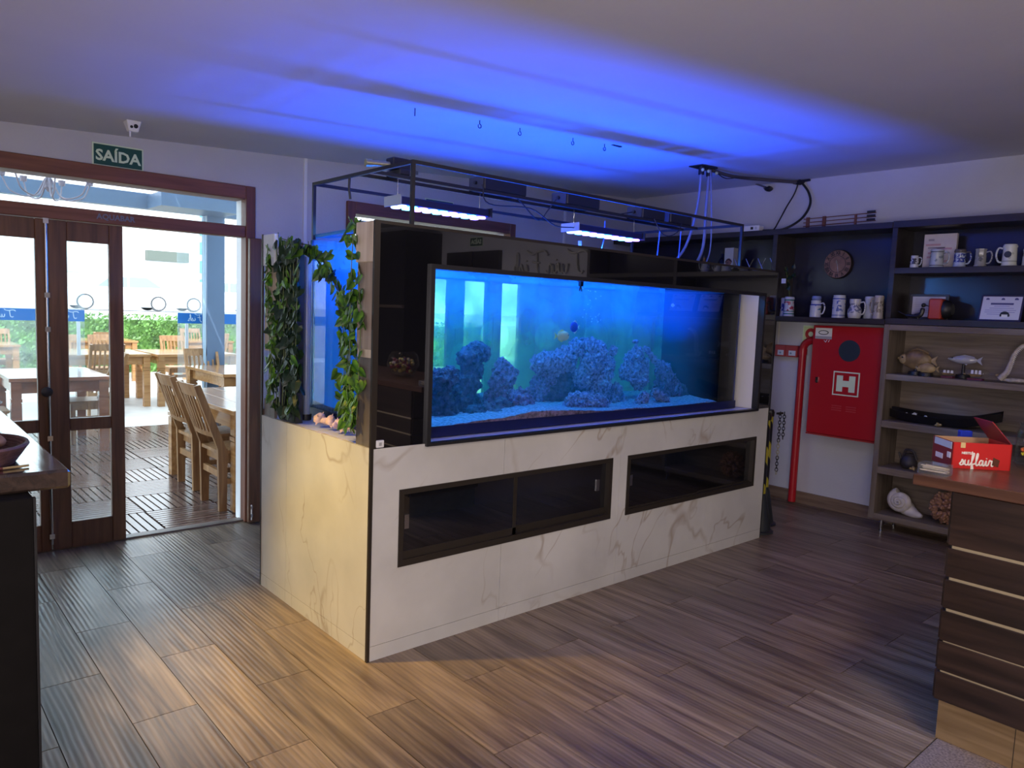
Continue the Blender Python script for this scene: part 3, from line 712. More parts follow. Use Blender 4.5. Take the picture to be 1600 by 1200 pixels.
rock('low pale rock at the foot of the middle stack', [(905, 630, 22, (1.4, 1, .8)), (930, 632, 20, (1.4, 1, .8)), (890, 640, 14)], .36, 1)
rock('small rock between the two right stacks', [(955, 628, 18), (968, 640, 16), (962, 612, 14)], .55, 0)
rock('rock stack rising right of the middle', [(985, 562, 13), (995, 556, 14), (990, 580, 18), (978, 580, 14), (1000, 590, 18), (1005, 570, 12)], .60, 1)
rock('bleached log leaning on the right rock stack', [(1012, 548, 6), (1017, 555, 6), (1022, 562, 7), (1028, 568, 7), (1008, 545, 5)], .52, 1, amp=.15, name='driftwood', cat='driftwood')
rock('flat coral plate jutting below the right stack', [(1003, 596, 9, (1.8, 1, .35)), (988, 594, 7, (1.8, 1, .35))], .42, 1, amp=.25, name='plate_coral', cat='coral')
rock('rounded rock on the right side of the reef', [(1035, 580, 17), (1042, 595, 18), (1050, 612, 20), (1035, 605, 18), (1030, 625, 20)], .58, 0)
rock('dark rightmost rock in front of the overflow', [(1062, 630, 20), (1055, 645, 18), (1066, 612, 12)], .60, 2)
rock('short pale rock pillar standing in front on the right', [(1000, 636, 12), (1006, 622, 11), (998, 648, 12)], .32, 1)
rock('thin mushroom coral on top of the right stack', [(994, 541, 4), (993, 534, 5, (1.5, 1, .7))], .58, 1, amp=.15, name='mushroom_coral', cat='coral')
rock('slanted pale rock at the right front', [(1025, 615, 9), (1032, 622, 10), (1040, 628, 9)], .34, 1)

def fish(label, px, py, Y, L, face, c_body, c_fin, tall=.55, rz=0.):
    p = at_tank(px, py, Y)
    t = thing('aquarium_fish', label, 'fish', p)
    mb = MB(); mb.ball((0, 0, 0), L / 2, 3, (.86, .22, tall)); mb.build('body', c_body, t, smooth=True, world=False)
    def fin(poly): return MB().prism(poly, .004, lambda a, b, c: (a, c - .002, b))
    k = face
    fin([(-k * L * .38, 0), (-k * L * .60, L * .17), (-k * L * .54, 0), (-k * L * .60, -L * .17)]).build('tail_fin', c_fin, t, world=False)
    h = L * tall / 2
    fin([(k * L * .2, h * .8), (-k * L * .1, h * 1.32), (-k * L * .36, h * .75), (-k * L * .3, h * .3)]).build('dorsal_fin', c_fin, t, world=False)
    fin([(k * L * .1, -h * .85), (-k * L * .12, -h * 1.28), (-k * L * .34, -h * .7), (-k * L * .3, -h * .3)]).build('belly_fin', c_fin, t, world=False)
    mb = MB(); mb.ball((k * L * .32, -L * .085, L * .05), L * .035, 2); mb.ball((k * L * .32, L * .085, L * .05), L * .035, 2); mb.build('eye', W['black'], t, world=False, smooth=True)
    t.rotation_euler = (0, 0, rz)
    return t
fish('pale yellow fish with a blue tail swimming left of the reef', 880, 525, .35, .115, 1, mat('fish_cream', (.85, .66, .34), .4, var=.25, vscale=18), mat('fish_yellow', (.75, .62, .12), .4), .5)
fish('round deep blue fish with a white tail above the pale fish', 897, 511, .35, .072, -1, mat('fish_blue', (.01, .02, .5), .4), W['white'], .85)
fish('tiny pale fish near the right end of the tank', 1051, 477, .45, .035, -1, mat('fish_pale', (.6, .7, .85), .4), MATS['fish_pale'], .6)
t = thing('algae_clip', 'small dark clip hanging inside the front glass at the water line', 'clip', at_y(906, 440, .14))
p = at_y(906, 446, .14)
m = MB(); m.box(p.x - .012, p.x + .012, .124, .15, p.z - .005, p.z + .03); m.build('clamp', W['black'], t); m = MB(); m.tube([(p.x, .14, p.z), (p.x - .008, .14, p.z - .03)], .004, 6); m.tube([(p.x, .14, p.z), (p.x + .010, .14, p.z - .032)], .004, 6); m.build('prong', W['black'], t)
m = MB()
for k in range(26):
    p = at_tank(random.gauss(925, 9) + (k % 3) * 3, random.uniform(450, 505), random.uniform(.3, .5)); m.ball(p, random.uniform(.002, .0045), 1)
tag(m.build('air_bubbles', mat('bubble', (.7, .85, 1.), .15), smooth=True), 'thin column of tiny air bubbles rising in the middle of the tank', 'bubbles', kind='stuff')

# seashells on the left ledge
def conch(label, loc, s, rz, mt, tilt=0.3, name='seashell', group=None, spikes=True):
    t = thing(name, label, 'shell', loc, group)
    mb = MB(); pts, rs = [], []
    for k in range(46):          # whorls winding out from the tip
        f = k / 45; a = f * 5.2 * PI; R = .06 + .42 * f ** 1.6
        pts.append((math.cos(a) * R * .55 * s, (-.62 + .86 * f ** .9) * s, math.sin(a) * R * .55 * s)); rs.append((.05 + .36 * f ** 1.5) * s)
    mb.tube(pts, rs, 10); mb.build('whorl', mt, t, world=False, smooth=True)
    mb = MB(); mb.ball((.10 * s, .52 * s, -.05 * s), .42 * s, 3, (.7, 1.15, .75), .12, 2.); mb.build('lip', mt, t, world=False, smooth=True)
    if spikes:
        mb = MB()
        for k in range(7):
            f = .55 + .45 * k / 6; a = f * 5.2 * PI; R = (.06 + .42 * f ** 1.6) * .55 * s; rr = (.05 + .36 * f ** 1.5) * s
            y = (-.62 + .86 * f ** .9) * s; d = Vector((math.cos(a), -.3, math.sin(a)))
            c = Vector((math.cos(a) * R, y, math.sin(a) * R)); mb.cyl(c + d * rr * .7, c + d * rr * 1.45, rr * .28, rr * .03, 6)
        mb.build('spike', mt, t, world=False, smooth=True)
    t.rotation_euler = (tilt, 0, rz)
    return t
sh = mat('pink_shell', (.72, .50, .44), .45, var=.25, vscale=30); sh2 = mat('mauve_shell', (.55, .40, .50), .45, var=.25, vscale=30)
for i, (y, x, s, rz, mt_, lab) in enumerate([(.63, .09, .055, .4, sh, 'spiky pink seashell on the ledge, leftmost of four'), (.54, .10, .055, 1.2, sh, 'pink seashell on the ledge beside the leftmost spiky one'), (.455, .09, .05, 2.2, sh2, 'mauve seashell on the ledge, third from the left'), (.375, .085, .045, .3, sh, 'pale seashell on the ledge next to the wooden corner board')]):
    conch(lab, (x, y, HM + .038 * s / .05), s, rz, mt_, 0.1, group='seashells on the stand ledge')
# clear pipe beside the tank
t = thing('acrylic_pipe', 'clear upright pipe between the ivy and the tank end', 'pipe', (.135, .90, HM))
m = MB(); m.cyl((.135, .90, HM), (.135, .90, 1.80), .022, n=14); m.build('tube', mat('pale_pipe', (.28, .33, .40), .15), t, smooth=True)
m = MB(); m.cyl((.135, .90, HM), (.135, .90, HM + .03), .03, n=14); m.build('collar', W['black'], t, smooth=True)

# ------------------------------------------------------------------ ivy
lm = bpy.data.materials.new('ivy_leaf'); lm.use_nodes = True
nt = lm.node_tree; p = nt.nodes['Principled BSDF']; L = nt.links.new; N = nt.nodes.new
tc = N('ShaderNodeTexCoord'); sx = N('ShaderNodeSeparateXYZ'); L(tc.outputs['Object'], sx.inputs[0])
nz = N('ShaderNodeTexNoise'); nz.inputs['Scale'].default_value = 3.; L(tc.outputs['Object'], nz.inputs['Vector'])
ab = N('ShaderNodeMath'); ab.operation = 'ABSOLUTE'; L(sx.outputs['X'], ab.inputs[0])
adn = N('ShaderNodeMath'); adn.operation = 'MULTIPLY_ADD'; adn.inputs[1].default_value = .5; L(nz.outputs['Fac'], adn.inputs[0]); L(ab.outputs[0], adn.inputs[2])
rp = N('ShaderNodeValToRGB'); e = rp.color_ramp.elements; e[0].position = .25; e[0].color = (.012, .065, .008, 1); e[1].position = .78; e[1].color = (.13, .30, .018, 1)
L(adn.outputs[0], rp.inputs['Fac'])
oi = N('ShaderNodeObjectInfo'); mr = N('ShaderNodeMapRange'); mr.inputs['To Min'].default_value = .45; mr.inputs['To Max'].default_value = 1.3; L(oi.outputs['Random'], mr.inputs['Value'])
hs = N('ShaderNodeHueSaturation'); L(mr.outputs[0], hs.inputs['Value']); L(rp.outputs['Color'], hs.inputs['Color']); L(hs.outputs[0], p.inputs['Base Color'])
p.inputs['Roughness'].default_value = .4
lobes = [(0, -.05), (.32, -.28), (.55, .05), (.42, .42), (0, 1.)]
bm_ = bmesh.new(); mid = [bm_.verts.new((0, y, .04)) for y in (-.05, .3, .65, 1.)]
for s_ in (1, -1):
    pr = [bm_.verts.new((s_ * x, y, -.05)) for x, y in ((.30, -.28), (.52, .05), (.40, .42), (.2, .75))]
    for f in ((mid[0], pr[0], pr[1]), (mid[0], pr[1], mid[1]), (mid[1], pr[1], pr[2]), (mid[1], pr[2], mid[2]), (mid[2], pr[2], pr[3]), (mid[2], pr[3], mid[3])):
        bm_.faces.new(f if s_ > 0 else f[::-1])
g = bmesh.ops.extrude_face_region(bm_, geom=bm_.faces[:]); bmesh.ops.translate(bm_, verts=[v for v in g['geom'] if isinstance(v, bmesh.types.BMVert)], vec=(0, 0, -.03))
bmesh.ops.recalc_face_normals(bm_, faces=bm_.faces)
leaf_mesh = bpy.data.meshes.new('ivy_leaf'); bm_.to_mesh(leaf_mesh); bm_.free(); leaf_mesh.materials.append(lm)
lm2 = mat('ivy_leaf_dark', (.010, .030, .012), .38, var=.5, vscale=3)
leaf_dark = leaf_mesh.copy(); leaf_dark.materials[0] = lm2
vine_mat = mat('vine_stem', (.10, .14, .04), .6)
def ivy(label, stems, per, spread, size, base, keep=lambda p: True, out=(-1, 0, 0), dark=0.):
    t = thing('ivy_garland', label, 'ivy', base, 'hanging ivy garlands')
    mb = MB(); spots = []
    for s_ in stems:
        c = crom(s_, 8); mb.tube(c, .0025, 5)
        spots += c
    mb.build('stem', vine_mat, t)
    for k in range(per):
        c = random.choice(spots); p = c + Vector((random.uniform(-spread[0], spread[0]), random.gauss(0, spread[1]), random.uniform(-.03, .02)))
        if not keep(p): continue
        o = bpy.data.objects.new('leaf', leaf_dark if random.random() < dark else leaf_mesh); COL.objects.link(o); o.parent = t
        o.location = p - Vector(base)
        sz = size * random.uniform(.75, 1.25)
        o.scale = (sz, sz, sz)
        # leaf hangs tip down, face outwards, turned at random
        q = Vector(out).to_track_quat('Z', 'Y').to_matrix().to_4x4()
        down = Matrix.Rotation(random.uniform(-1.0, 1.0), 4, 'Z')
        o.rotation_euler = (q @ Matrix.Rotation(random.uniform(-.6, .6), 4, 'X') @ Matrix.Rotation(random.uniform(-.7, .7), 4, 'Y') @ Matrix.Rotation(PI, 4, 'Z') @ down).to_euler()
    return t
dense = [[(.018 + random.uniform(-.01, .01), y + random.uniform(-.02, .02), 1.87), (.018, y, 1.6), (.018, y + random.uniform(-.015, .015), 1.3), (.018, y, 1.0)] for y in (.77, .81, .85, .89, .93, .97, 1.0)]
ivy('dense dark ivy curtain hanging at the left end of the stand', dense, 298, (.016, .024), .055, (.02, .88, 1.9), lambda p: .985 < p.z and p.z < 1.87 and p.x < .026, dark=.86)
ivy('sparse ivy strand over the pale left corner boards', [[(-.008, 1.07, 1.86), (-.01, 1.06, 1.6), (-.01, 1.03, 1.35), (-.008, 1.04, 1.12)], [(-.008, 1.02, 1.5), (-.01, 1.01, 1.3), (-.01, 1.02, 1.02)]], 62, (.004, .022), .044, (-.01, 1.05, 1.9), lambda p: p.z > .99, )
ivy('ivy draped along the top edge of the tank end', [[(.03, 1.0, 1.89), (.05, .85, 1.86), (.06, .70, 1.84), (.07, .62, 1.80)], [(.07, .62, 1.74), (.06, .50, 1.70), (.05, .40, 1.62), (.04, .25, 1.56)]], 85, (.012, .03), .045, (.05, .7, 1.9), dark=.35)
ivy('bright green ivy hanging beside the wooden corner board', [[(.02, .20, 1.93), (.0, .19, 1.8), (.0, .20, 1.5), (.0, .19, 1.2), (.0, .17, 1.02)], [(.03, .27, 1.66), (.02, .24, 1.4), (.02, .26, 1.15), (.01, .22, 1.03)], [(-.005, .13, 1.70), (-.005, .10, 1.5), (-.005, .11, 1.2), (-.005, .12, 1.06)], [(.03, .33, 1.55), (.03, .30, 1.3), (.03, .31, 1.1)]], 215, (.02, .034), .046, (.02, .2, 1.9), lambda p: p.z > 1.0 and not (p.x > -.004 and p.y < .17))

# ------------------------------------------------------------------ light rack over the tank
rk = thing('light_rack', 'black square tube rack standing on the tank and carrying the lights', 'rack', (1.5, .5, TZ1))
gx0, gx1, gy0, gy1, gz, w = .205, 2.80, .034, .985, 2.185, .016
m = MB()
for x in (gx0, gx1):
    m = MB(); m.box(x - w / 2, x + w / 2, gy0, gy1, gz - w / 2, gz + w / 2); m.build('end_rail', W['black'], rk)
    for y in (gy0 + w / 2, gy1 - w / 2):
        B(x - w / 2, x + w / 2, y - w / 2, y + w / 2, 1.896, gz - w / 2).build('post', W['black'], rk)
for y in (gy0 + w / 2, .395, .515, gy1 - w / 2):
    B(gx0 + w / 2, gx1 - w / 2, y - w / 2, y + w / 2, gz - w / 2, gz + w / 2).build('long_rail', W['black'], rk)
def led_bar(x0, x1, label):
    t = thing('reef_light', label, 'light', ((x0 + x1) / 2, .455, 2.06), 'LED bars over the tank')
    B(x0 + .006, x1 - .006, .40, .51, 2.055, 2.095).build('housing', mat('led_housing', (.008, .010, .06), .4), t, bevel=.004)
    for x in (x0, x1 - .006): B(x, x + .006, .38, .53, 2.05, 2.10).build('end_plate', mat('led_plate', (.45, .48, .5), .4, metal=.5) if x == x0 else W['black'], t)
    n = 9
    for k in range(n):
        x = x0 + .04 + (x1 - x0 - .08) * k / (n - 1)
        c = [(.25, .35, 1.0), (.15, .9, 1.0), (.45, .25, 1.)][k % 3]
        for y in (.425, .485):
            m = MB(); m.lathe([(.022, 0), (.026, .006), (.020, .012)], (x, y, 2.044), 12); m.build('diode', mat('led_%d' % (k % 3), c, .3, emit=c, estr=6.), t, smooth=True)
    m = MB()
    for x in (x0 + .03, x1 - .03): m.cyl((x, .455, 2.095), (x, .455, gz - .004), .002, n=6)
    m.build('hanger', W['steel'], t)
led_bar(.36, .935, 'left LED light bar glowing blue and white over the tank')
led_bar(1.60, 2.22, 'right LED light bar glowing blue and white over the tank')
def driver(x0, x1, label, y0=.385, y1=.525):
    t = thing('power_box', label, 'power supply', ((x0 + x1) / 2, .455, gz + .008), 'power supplies on the rack')
    z = gz + .0085
    B(x0, x1, y0, y1, z, z + .075).build('case', mat('driver_case', (.01, .011, .016), .45), t, bevel=.005)
    B(x0 - .003, x0 + .001, y0 + .01, y1 - .01, z + .005, z + .07).build('end_plate', mat('driver_plate', (.05, .05, .055), .5), t)
    m = MB(); m.lathe([(.010, 0), (.010, .012), (.006, .013)], (x0 - .015, .455, z + .04), 10, 'X'); m.build('plug', W['black'], t, smooth=True)
driver(.88, 1.18, 'black power box on the light rack, leftmost of the four')
driver(1.50, 1.78, 'black power box on the light rack, second from the left')
driver(2.19, 2.42, 'black power box on the light rack, third from the left')
driver(2.48, 2.72, 'black power box on the light rack, rightmost of the four')
t = thing('clamp_valve', 'black clamp with a brass valve on the left end of the rack', 'clamp', (.36, .455, gz + .008))
z = gz + .0085
m = MB(); m.box(.36, .42, .39, .52, z, z + .03); m.box(.34, .44, .42, .49, z + .03, z + .085); m.build('body', W['black'], t, bevel=.004)
m = MB(); m.cyl((.34, .455, z + .05), (.25, .47, z + .045), .014, n=10); m.cyl((.25, .47, z + .045), (.22, .475, z + .043), .019, n=10); m.build('valve', mat('valve_brass', (.45, .42, .22), .35, metal=.7), t, smooth=True)
solo(MB().tube([(gx0, .60, gz - .008), (gx0 - .002, .60, gz - .05), (gx0 + .003, .595, gz - .11)], .006, 6), 'cable_tie', W['black'], 'short black tie hanging from the left rail of the rack', 'cable tie')
for i, (pts, lab) in enumerate([
    ([(1.18, .50, gz + .03), (1.25, .50, gz - .01), (1.38, .50, gz - .09), (1.45, .50, gz - .03), (1.49, .47, gz + .04)], 'thin black cable looping between the first two power boxes'),
    ([(.86, .38, gz + .03), (.9, .37, 2.12), (1.2, .37, 2.13), (1.40, .38, 2.06), (1.598, .42, 2.07)], 'thin black cable running to the right LED bar'),
    ([(1.785, .48, gz + .05), (1.9, .50, gz + .02), (2.05, .50, gz + .02), (2.17, .46, gz + .045)], 'thin black cable between the second and third power boxes'),
    ([(2.30, .38, gz + .01), (2.36, .36, 2.11), (2.45, .36, 2.10), (2.55, .37, 2.14), (2.60, .38, gz + .01)], 'tangled black cable under the rightmost power boxes')]):
    solo(MB().tube(crom(pts), .0035, 6), 'power_cable', W['cable'], lab, 'cable', 'cables on the light rack', smooth=True)
# hoses over the tank top
for i, (a, b, c_, r, lab) in enumerate([((.22, .98, 1.915), (.24, .62, 1.925), (.26, .30, 1.905), .012, 'thick blue hose lying on the tank rim at the left end'), ((.23, .95, 1.91), (.30, .6, 1.905), (.34, .25, 1.906), .006, 'thin blue hose beside the thick one on the tank rim')]):
    solo(MB().tube(crom([a, b, c_]), r, 8), 'air_hose', mat('blue_hose', (.05, .28, .55), .35), lab, 'hose', smooth=True)
# ceiling pipes that drop into the tank
zc = ceil_z(3.26)
t = thing('pipe_bracket', 'dark ceiling bracket from which the pale hoses drop', 'bracket', (3.26, .70, zc))
m = MB(); m.box(3.16, 3.36, .64, .76, zc - .012, zc + .004); m.build('plate', W['black'], t)
m = MB()
for x in (3.21, 3.31): m.cyl((x, .68, zc - .07), (x, .68, zc - .01), .022, n=10)
m.build('elbow', W['black'], t, smooth=True)
m = MB()
for x in (3.17, 3.245, 3.35): m.ball((x, .64, zc - .045), .013, 2)
m.build('fitting', mat('fitting_green', (.45, .52, .3), .5), t, smooth=True)
for i, (x, pts, r, lab) in enumerate([
    (3.21, [(3.21, .68, zc - .06), (3.20, .69, 2.40), (3.12, .72, 2.1), (2.96, .76, 1.915)], .010, 'left pale hose dropping from the ceiling bracket into the tank'),
    (3.31, [(3.31, .68, zc - .06), (3.30, .68, 2.40), (3.26, .66, 2.1), (3.13, .66, 1.905)], .012, 'right pale hose dropping from the ceiling bracket behind the tank'),
    (0, [(3.27, .64, zc - .03), (3.26, .60, 2.35), (3.24, .58, 2.08), (3.16, .58, 1.92)], .005, 'thin bright blue tube hanging beside the two pale hoses')]):
    solo(MB().tube(crom(pts), r, 8), 'drop_hose', mat('pale_hose', (.20, .22, .30), .4), lab, 'hose', 'hoses dropping to the tank', smooth=True)
for i, (px, py0, py1, lab) in enumerate([(1031, 362, 398, 'thin tube pair rising from the tank under the third power box'), (1064, 362, 404, 'single thin line hanging under the rightmost power box'), (944, 372, 388, 'thin tube below the left end of the right LED bar')]):
    a, b = at_y(px, py0, .62), at_y(px - 4, py1, .62)
    solo(MB().tube([(a.x, .62, gz - .01), a, b, (b.x - .01, .63, 1.88)], .004, 6), 'thin_tube', mat('blue_tube', (.12, .25, .6), .4), lab, 'tube')
t = thing('outlet_pipe', 'short white upright pipe on the tank rim below the right LED bar', 'pipe', (2.05, .80, 1.885))
m = MB(); m.cyl((2.05, .80, 1.90), (2.05, .80, 2.05), .013, n=10); m.build('tube', W['white'], t, smooth=True); B(1.98, 2.12, .77, .83, 1.884, 1.90).build('base', mat('blue_plate', (.10, .15, .5), .5), t)

# ================================================================== RIGHT WALL: dark upper shelving
CF = 4.17
D = W['dark_wood']
Y_END = -2.72
def unit(name, label, loc): return thing(name, label, 'shelf', loc)
us = unit('mug_shelf_unit', 'dark upper shelf unit with wall clock and mug shelf along the right wall', (4.33, 1.0, 1.565))
B(CF, 4.499, -.36, 2.37, 2.285, 2.33).build('top_board', D, us, bevel=.002)
B(4.475, 4.499, -.36, 2.37, 1.565, 2.285).build('backboard', mat('dark_back', (.018, .018, .032), .2), us)
B(CF, 4.475, -.36, .56, 1.57, 1.61).build('shelf_board', D, us, bevel=.002)
B(CF, 4.475, .56, .60, 1.57, 2.285).build('divider', D, us, bevel=.002)
B(CF, 4.475, .60, 2.37, 1.93, 1.97).build('shelf_board', D, us, bevel=.002)
B(CF, 4.475, .60, 2.37, 1.57, 1.61).build('shelf_board', D, us, bevel=.002)
us2 = unit('display_shelf_unit', 'dark upper shelf unit with steins and framed certificates at the right edge', (4.33, -1.5, 1.575))
B(CF, 4.499, Y_END, -.362, 2.285, 2.335).build('top_board', D, us2, bevel=.002)
B(4.475, 4.499, Y_END, -.362, 1.575, 2.285).build('backboard', MATS['dark_back'], us2)
for y in (-.40, -1.60, Y_END): B(CF, 4.475, y, y + .038, 1.62, 2.285).build('divider', D, us2, bevel=.002)
for a, b in ((-1.562, -.40), (Y_END + .038, -1.60)): B(CF, 4.475, a, b, 1.948, 1.992).build('shelf_board', D, us2, bevel=.002)
B(CF, 4.475, Y_END, -.362, 1.575, 1.62).build('shelf_board', D, us2, bevel=.002)
# grey oak lower bookcase
bc = unit('oak_bookcase', 'grey oak bookcase with shells and fish on its shelves under the dark shelves', (4.33, -1.5, 0))
O = W['oak']
for y in (-.40, -1.60, Y_END): B(CF, 4.499, y, y + .04, .09, 1.573).build('side_panel', W['oak_v'], bc, bevel=.002)
B(CF + .001, 4.499, Y_END, -.36, 1.535, 1.5735).build('top_board', O, bc) if False else None
for a, b in ((-1.56, -.40), (Y_END + .04, -1.60)):
    B(4.478, 4.498, a, b, .13, 1.53).build('backboard', O, bc)
    for z0, z1 in ((1.53, 1.572), (1.160, 1.204), (.798, .850), (.443, .495), (.090, .135)):
        B(CF + .002, 4.478, a, b, z0, z1).build('shelf_board', O, bc, bevel=.002)
for y in (-.45, -1.55, -2.65):
    for x in (4.2, 4.44):
        m = MB(); m.lathe([(.016, 0), (.016, .008), (.008, .012), (.011, .06), (.013, .09)], (x, y, 0), 12); m.build('foot', W['steel'], bc, smooth=True)
# dark tall cabinet left of the fire box
dc = unit('dark_bookcase', 'dark bookcase glimpsed in the gap between tank and fire hose box', (4.33, 1.4, 0))
DF = 4.40
B(DF, 4.499, .70, .73, .0, 1.568).build('side_panel', D, dc); B(4.485, 4.499, .73, 2.33, 0, 1.568).build('backboard', D, dc); B(DF, 4.499, 2.33, 2.37, 0, 1.568).build('side_panel', D, dc)
for z in (.1, .45, .80, 1.18, 1.53): B(DF, 4.485, .73, 2.33, z, z + .035).build('shelf_board', wood('dim_board', (.05, .04, .036), (.085, .068, .06), 'Y'), dc)

# clock
ck = thing('wall_clock', 'round brown wall clock with roman numerals above the mugs', 'clock', (4.475, .165, 2.052))
cy, cz = .165, 2.052
m = MB(); m.lathe([(.118, 0), (.118, -.02), (.112, -.028)], (4.475, cy, cz), 40, 'X'); m.build('case', mat('clock_case', (.02, .015, .014), .5), ck, smooth=True)
face = mat('clock_face', (.20, .115, .085), .7, var=.3, vscale=14)
m = MB(); m.lathe([(.112, 0), (.112, -.006), (.10, -.0065)], (4.447, cy, cz), 40, 'X'); m.build('dial', face, ck)
m = MB(); n = 48
for k in range(n):
    a0, a1 = 2 * PI * k / n, 2 * PI * (k + 1) / n
    q = lambda r, a, x: (x, cy + r * math.sin(a), cz + r * math.cos(a))
    m.hexa([q(.066, a0, 4.4405), q(.070, a0, 4.4405), q(.070, a1, 4.4405), q(.066, a1, 4.4405), q(.066, a0, 4.439), q(.070, a0, 4.439), q(.070, a1, 4.439), q(.066, a1, 4.439)])
m.build('ring', W['black'], ck)
for k, s in enumerate(['XII', 'I', 'II', 'III', 'IIII', 'V', 'VI', 'VII', 'VIII', 'IX', 'X', 'XI']):
    a = 2 * PI * k / 12
    o = text(s, .042, (4.4395, cy - .090 * math.sin(a), cz + .090 * math.cos(a)), ROT['right'], mat('clock_ink', (.008, .008, .01), .6), ck, name='numeral', bold=.0012, sx=.75)
    o.rotation_euler = (Matrix.Rotation(-PI / 2, 4, 'Z') @ Matrix.Rotation(PI / 2, 4, 'X') @ Matrix.Rotation(-a, 4, 'Z')).to_euler()
for a, l, wd in ((math.radians(170), .075, .004), (math.radians(167), .045, .006)):
    d = Vector((0, -math.sin(a), math.cos(a))); nn = Vector((0, d.z, -d.y)); c = Vector((4.437, cy, cz))
    pts = [c - d * .035 - nn * .001, c - d * .02 + nn * wd, c + nn * wd * .6, c + d * l, c - nn * wd * .6, c - d * .02 - nn * wd]
    m = MB(); a_ = [m.bm.verts.new(p) for p in pts]; b_ = [m.bm.verts.new(p + Vector((-.0015, 0, 0))) for p in pts]
    m.bm.faces.new(a_); m.bm.faces.new(b_[::-1])
    for i in range(6): m.bm.faces.new((a_[i], b_[i], b_[(i + 1) % 6], a_[(i + 1) % 6]))
    m.build('hand', mat('clock_hand', (.75, .72, .68), .4), ck)

# mugs ------------------------------------------------------------------
def pattern(name, base, ink, scale=35., thr=.52, bands=()):
    if name in MATS: return MATS[name]
    m = bpy.data.materials.new(name); m.use_nodes = True; nt = m.node_tree; L = nt.links.new; N = nt.nodes.new; p = nt.nodes['Principled BSDF']
    p.inputs['Roughness'].default_value = .25
    tc = N('ShaderNodeTexCoord'); n = N('ShaderNodeTexNoise'); n.inputs['Scale'].default_value = scale; n.inputs['Detail'].default_value = 3; L(tc.outputs['Object'], n.inputs['Vector'])
    sp = N('ShaderNodeSeparateXYZ'); L(tc.outputs['Generated'], sp.inputs[0])
    r = N('ShaderNodeValToRGB'); r.color_ramp.interpolation = 'CONSTANT'; r.color_ramp.elements[0].color = (*base, 1); r.color_ramp.elements[1].color = (*ink, 1); r.color_ramp.elements[1].position = thr
    L(n.outputs['Fac'], r.inputs['Fac'])
    z = N('ShaderNodeValToRGB'); z.color_ramp.interpolation = 'CONSTANT'
    els = z.color_ramp.elements; els[0].color = (0, 0, 0, 1); els[1].position = .28; els[1].color = (1, 1, 1, 1); e2 = els.new(.76); e2.color = (0, 0, 0, 1)
    L(sp.outputs['Z'], z.inputs['Fac'])
    mx = N('ShaderNodeMix'); mx.data_type = 'RGBA'; L(z.outputs['Color'], mx.inputs['Factor']); mx.inputs[6].default_value = (*base, 1); L(r.outputs['Color'], mx.inputs[7])
    col = mx.outputs[2]
    for (a, b, c) in bands:
        zz = N('ShaderNodeValToRGB'); zz.color_ramp.interpolation = 'CONSTANT'; q = zz.color_ramp.elements
        q[0].color = (0, 0, 0, 1); q[1].position = a; q[1].color = (1, 1, 1, 1); q3 = q.new(b); q3.color = (0, 0, 0, 1)
        L(sp.outputs['Z'], zz.inputs['Fac'])
        m2 = N('ShaderNodeMix'); m2.data_type = 'RGBA'; L(zz.outputs['Color'], m2.inputs['Factor']); L(col, m2.inputs[6]); m2.inputs[7].default_value = (*c, 1); col = m2.outputs[2]
    L(col, p.inputs['Base Color'])
    MATS[name] = m
    return m
WH = (.50, .52, .56)
def mug(label, x, y, z, r, h, mt, prof='stein', hd=-1, handle=True, group='beer steins on the dark shelves'):
    t = thing('beer_stein', label, 'mug', (x, y, z), group)
    P = {'stein': [(1.0, 0), (1.06, .03), (1.0, .09), (.96, .14), (.93, .5), (.88, .84), (.95, .88), (.95, .93), (.88, .97), (.86, 1.), (.78, 1.), (.76, .86)],
         'plain': [(1, 0), (1, .05), (.98, .1), (.98, .86), (.9, .94), (.92, 1.), (.84, 1.), (.82, .85)],
         'pot': [(.9, 0), (1.0, .05), (1.12, .25), (1.08, .45), (.8, .62), (.78, .72), (.92, .85), (.88, 1.), (.8, 1.), (.74, .8)],
         'low': [(1, 0), (1.02, .06), (1, .7), (.86, .84), (.9, .95), (.88, 1.), (.8, 1.), (.78, .85)],
         'facet': [(1, 0), (1.04, .08), (.92, .14), (.86, .9), (.94, .95), (.94, 1.), (.84, 1.), (.8, .85)]}[prof]
    mb = MB(); mb.lathe([(a * r, b * h) for a, b in P], (0, 0, 0), 8 if prof == 'facet' else 24); mb.build('body', mt, t, world=False, smooth=True)
    if handle:
        mb = MB(); k = hd
        mb.tube(crom([(0, k * r * .88, h * .82), (0, k * r * 1.5, h * .84), (0, k * r * 1.75, h * .55), (0, k * r * 1.45, h * .25), (0, k * r * .92, h * .2)], 5), r * .13, 7); mb.build('handle', mt, t, world=False, smooth=True)
    return t
BL = (.03, .05, .28); DK = (.05, .05, .07)
zs = 1.6105
mug('blue painted stein, leftmost on the mug shelf', 4.30, .525, zs, .036, .155, pattern('mug_a', WH, BL, 45, .47), hd=-1)
mug('white stein with a red picture and green bands, second on the mug shelf', 4.24, .452, zs, .043, .162, pattern('mug_b', WH, (.35, .05, .09), 28, .55, [(.1, .16, (.03, .18, .14)), (.24, .28, (.03, .18, .14)), (.80, .86, (.03, .15, .14))]), handle=False)
mug('blue and grey stein standing behind the small mug', 4.36, .278, zs, .040, .175, pattern('mug_c', (.2, .25, .45), BL, 40, .5), handle=False)
mug('small white mug with blue handle in front of the blue stein', 4.25, .225, zs, .043, .135, pattern('mug_d', WH, (.05, .15, .3), 30, .62, [(.7, .78, BL)]), 'low')
mug('tall plain white stein with blue figures, under the clock', 4.28, .048, zs, .050, .180, pattern('mug_e', WH, (.08, .12, .32), 40, .56, [(.1, .13, BL), (.82, .86, BL)]), 'plain', handle=False)
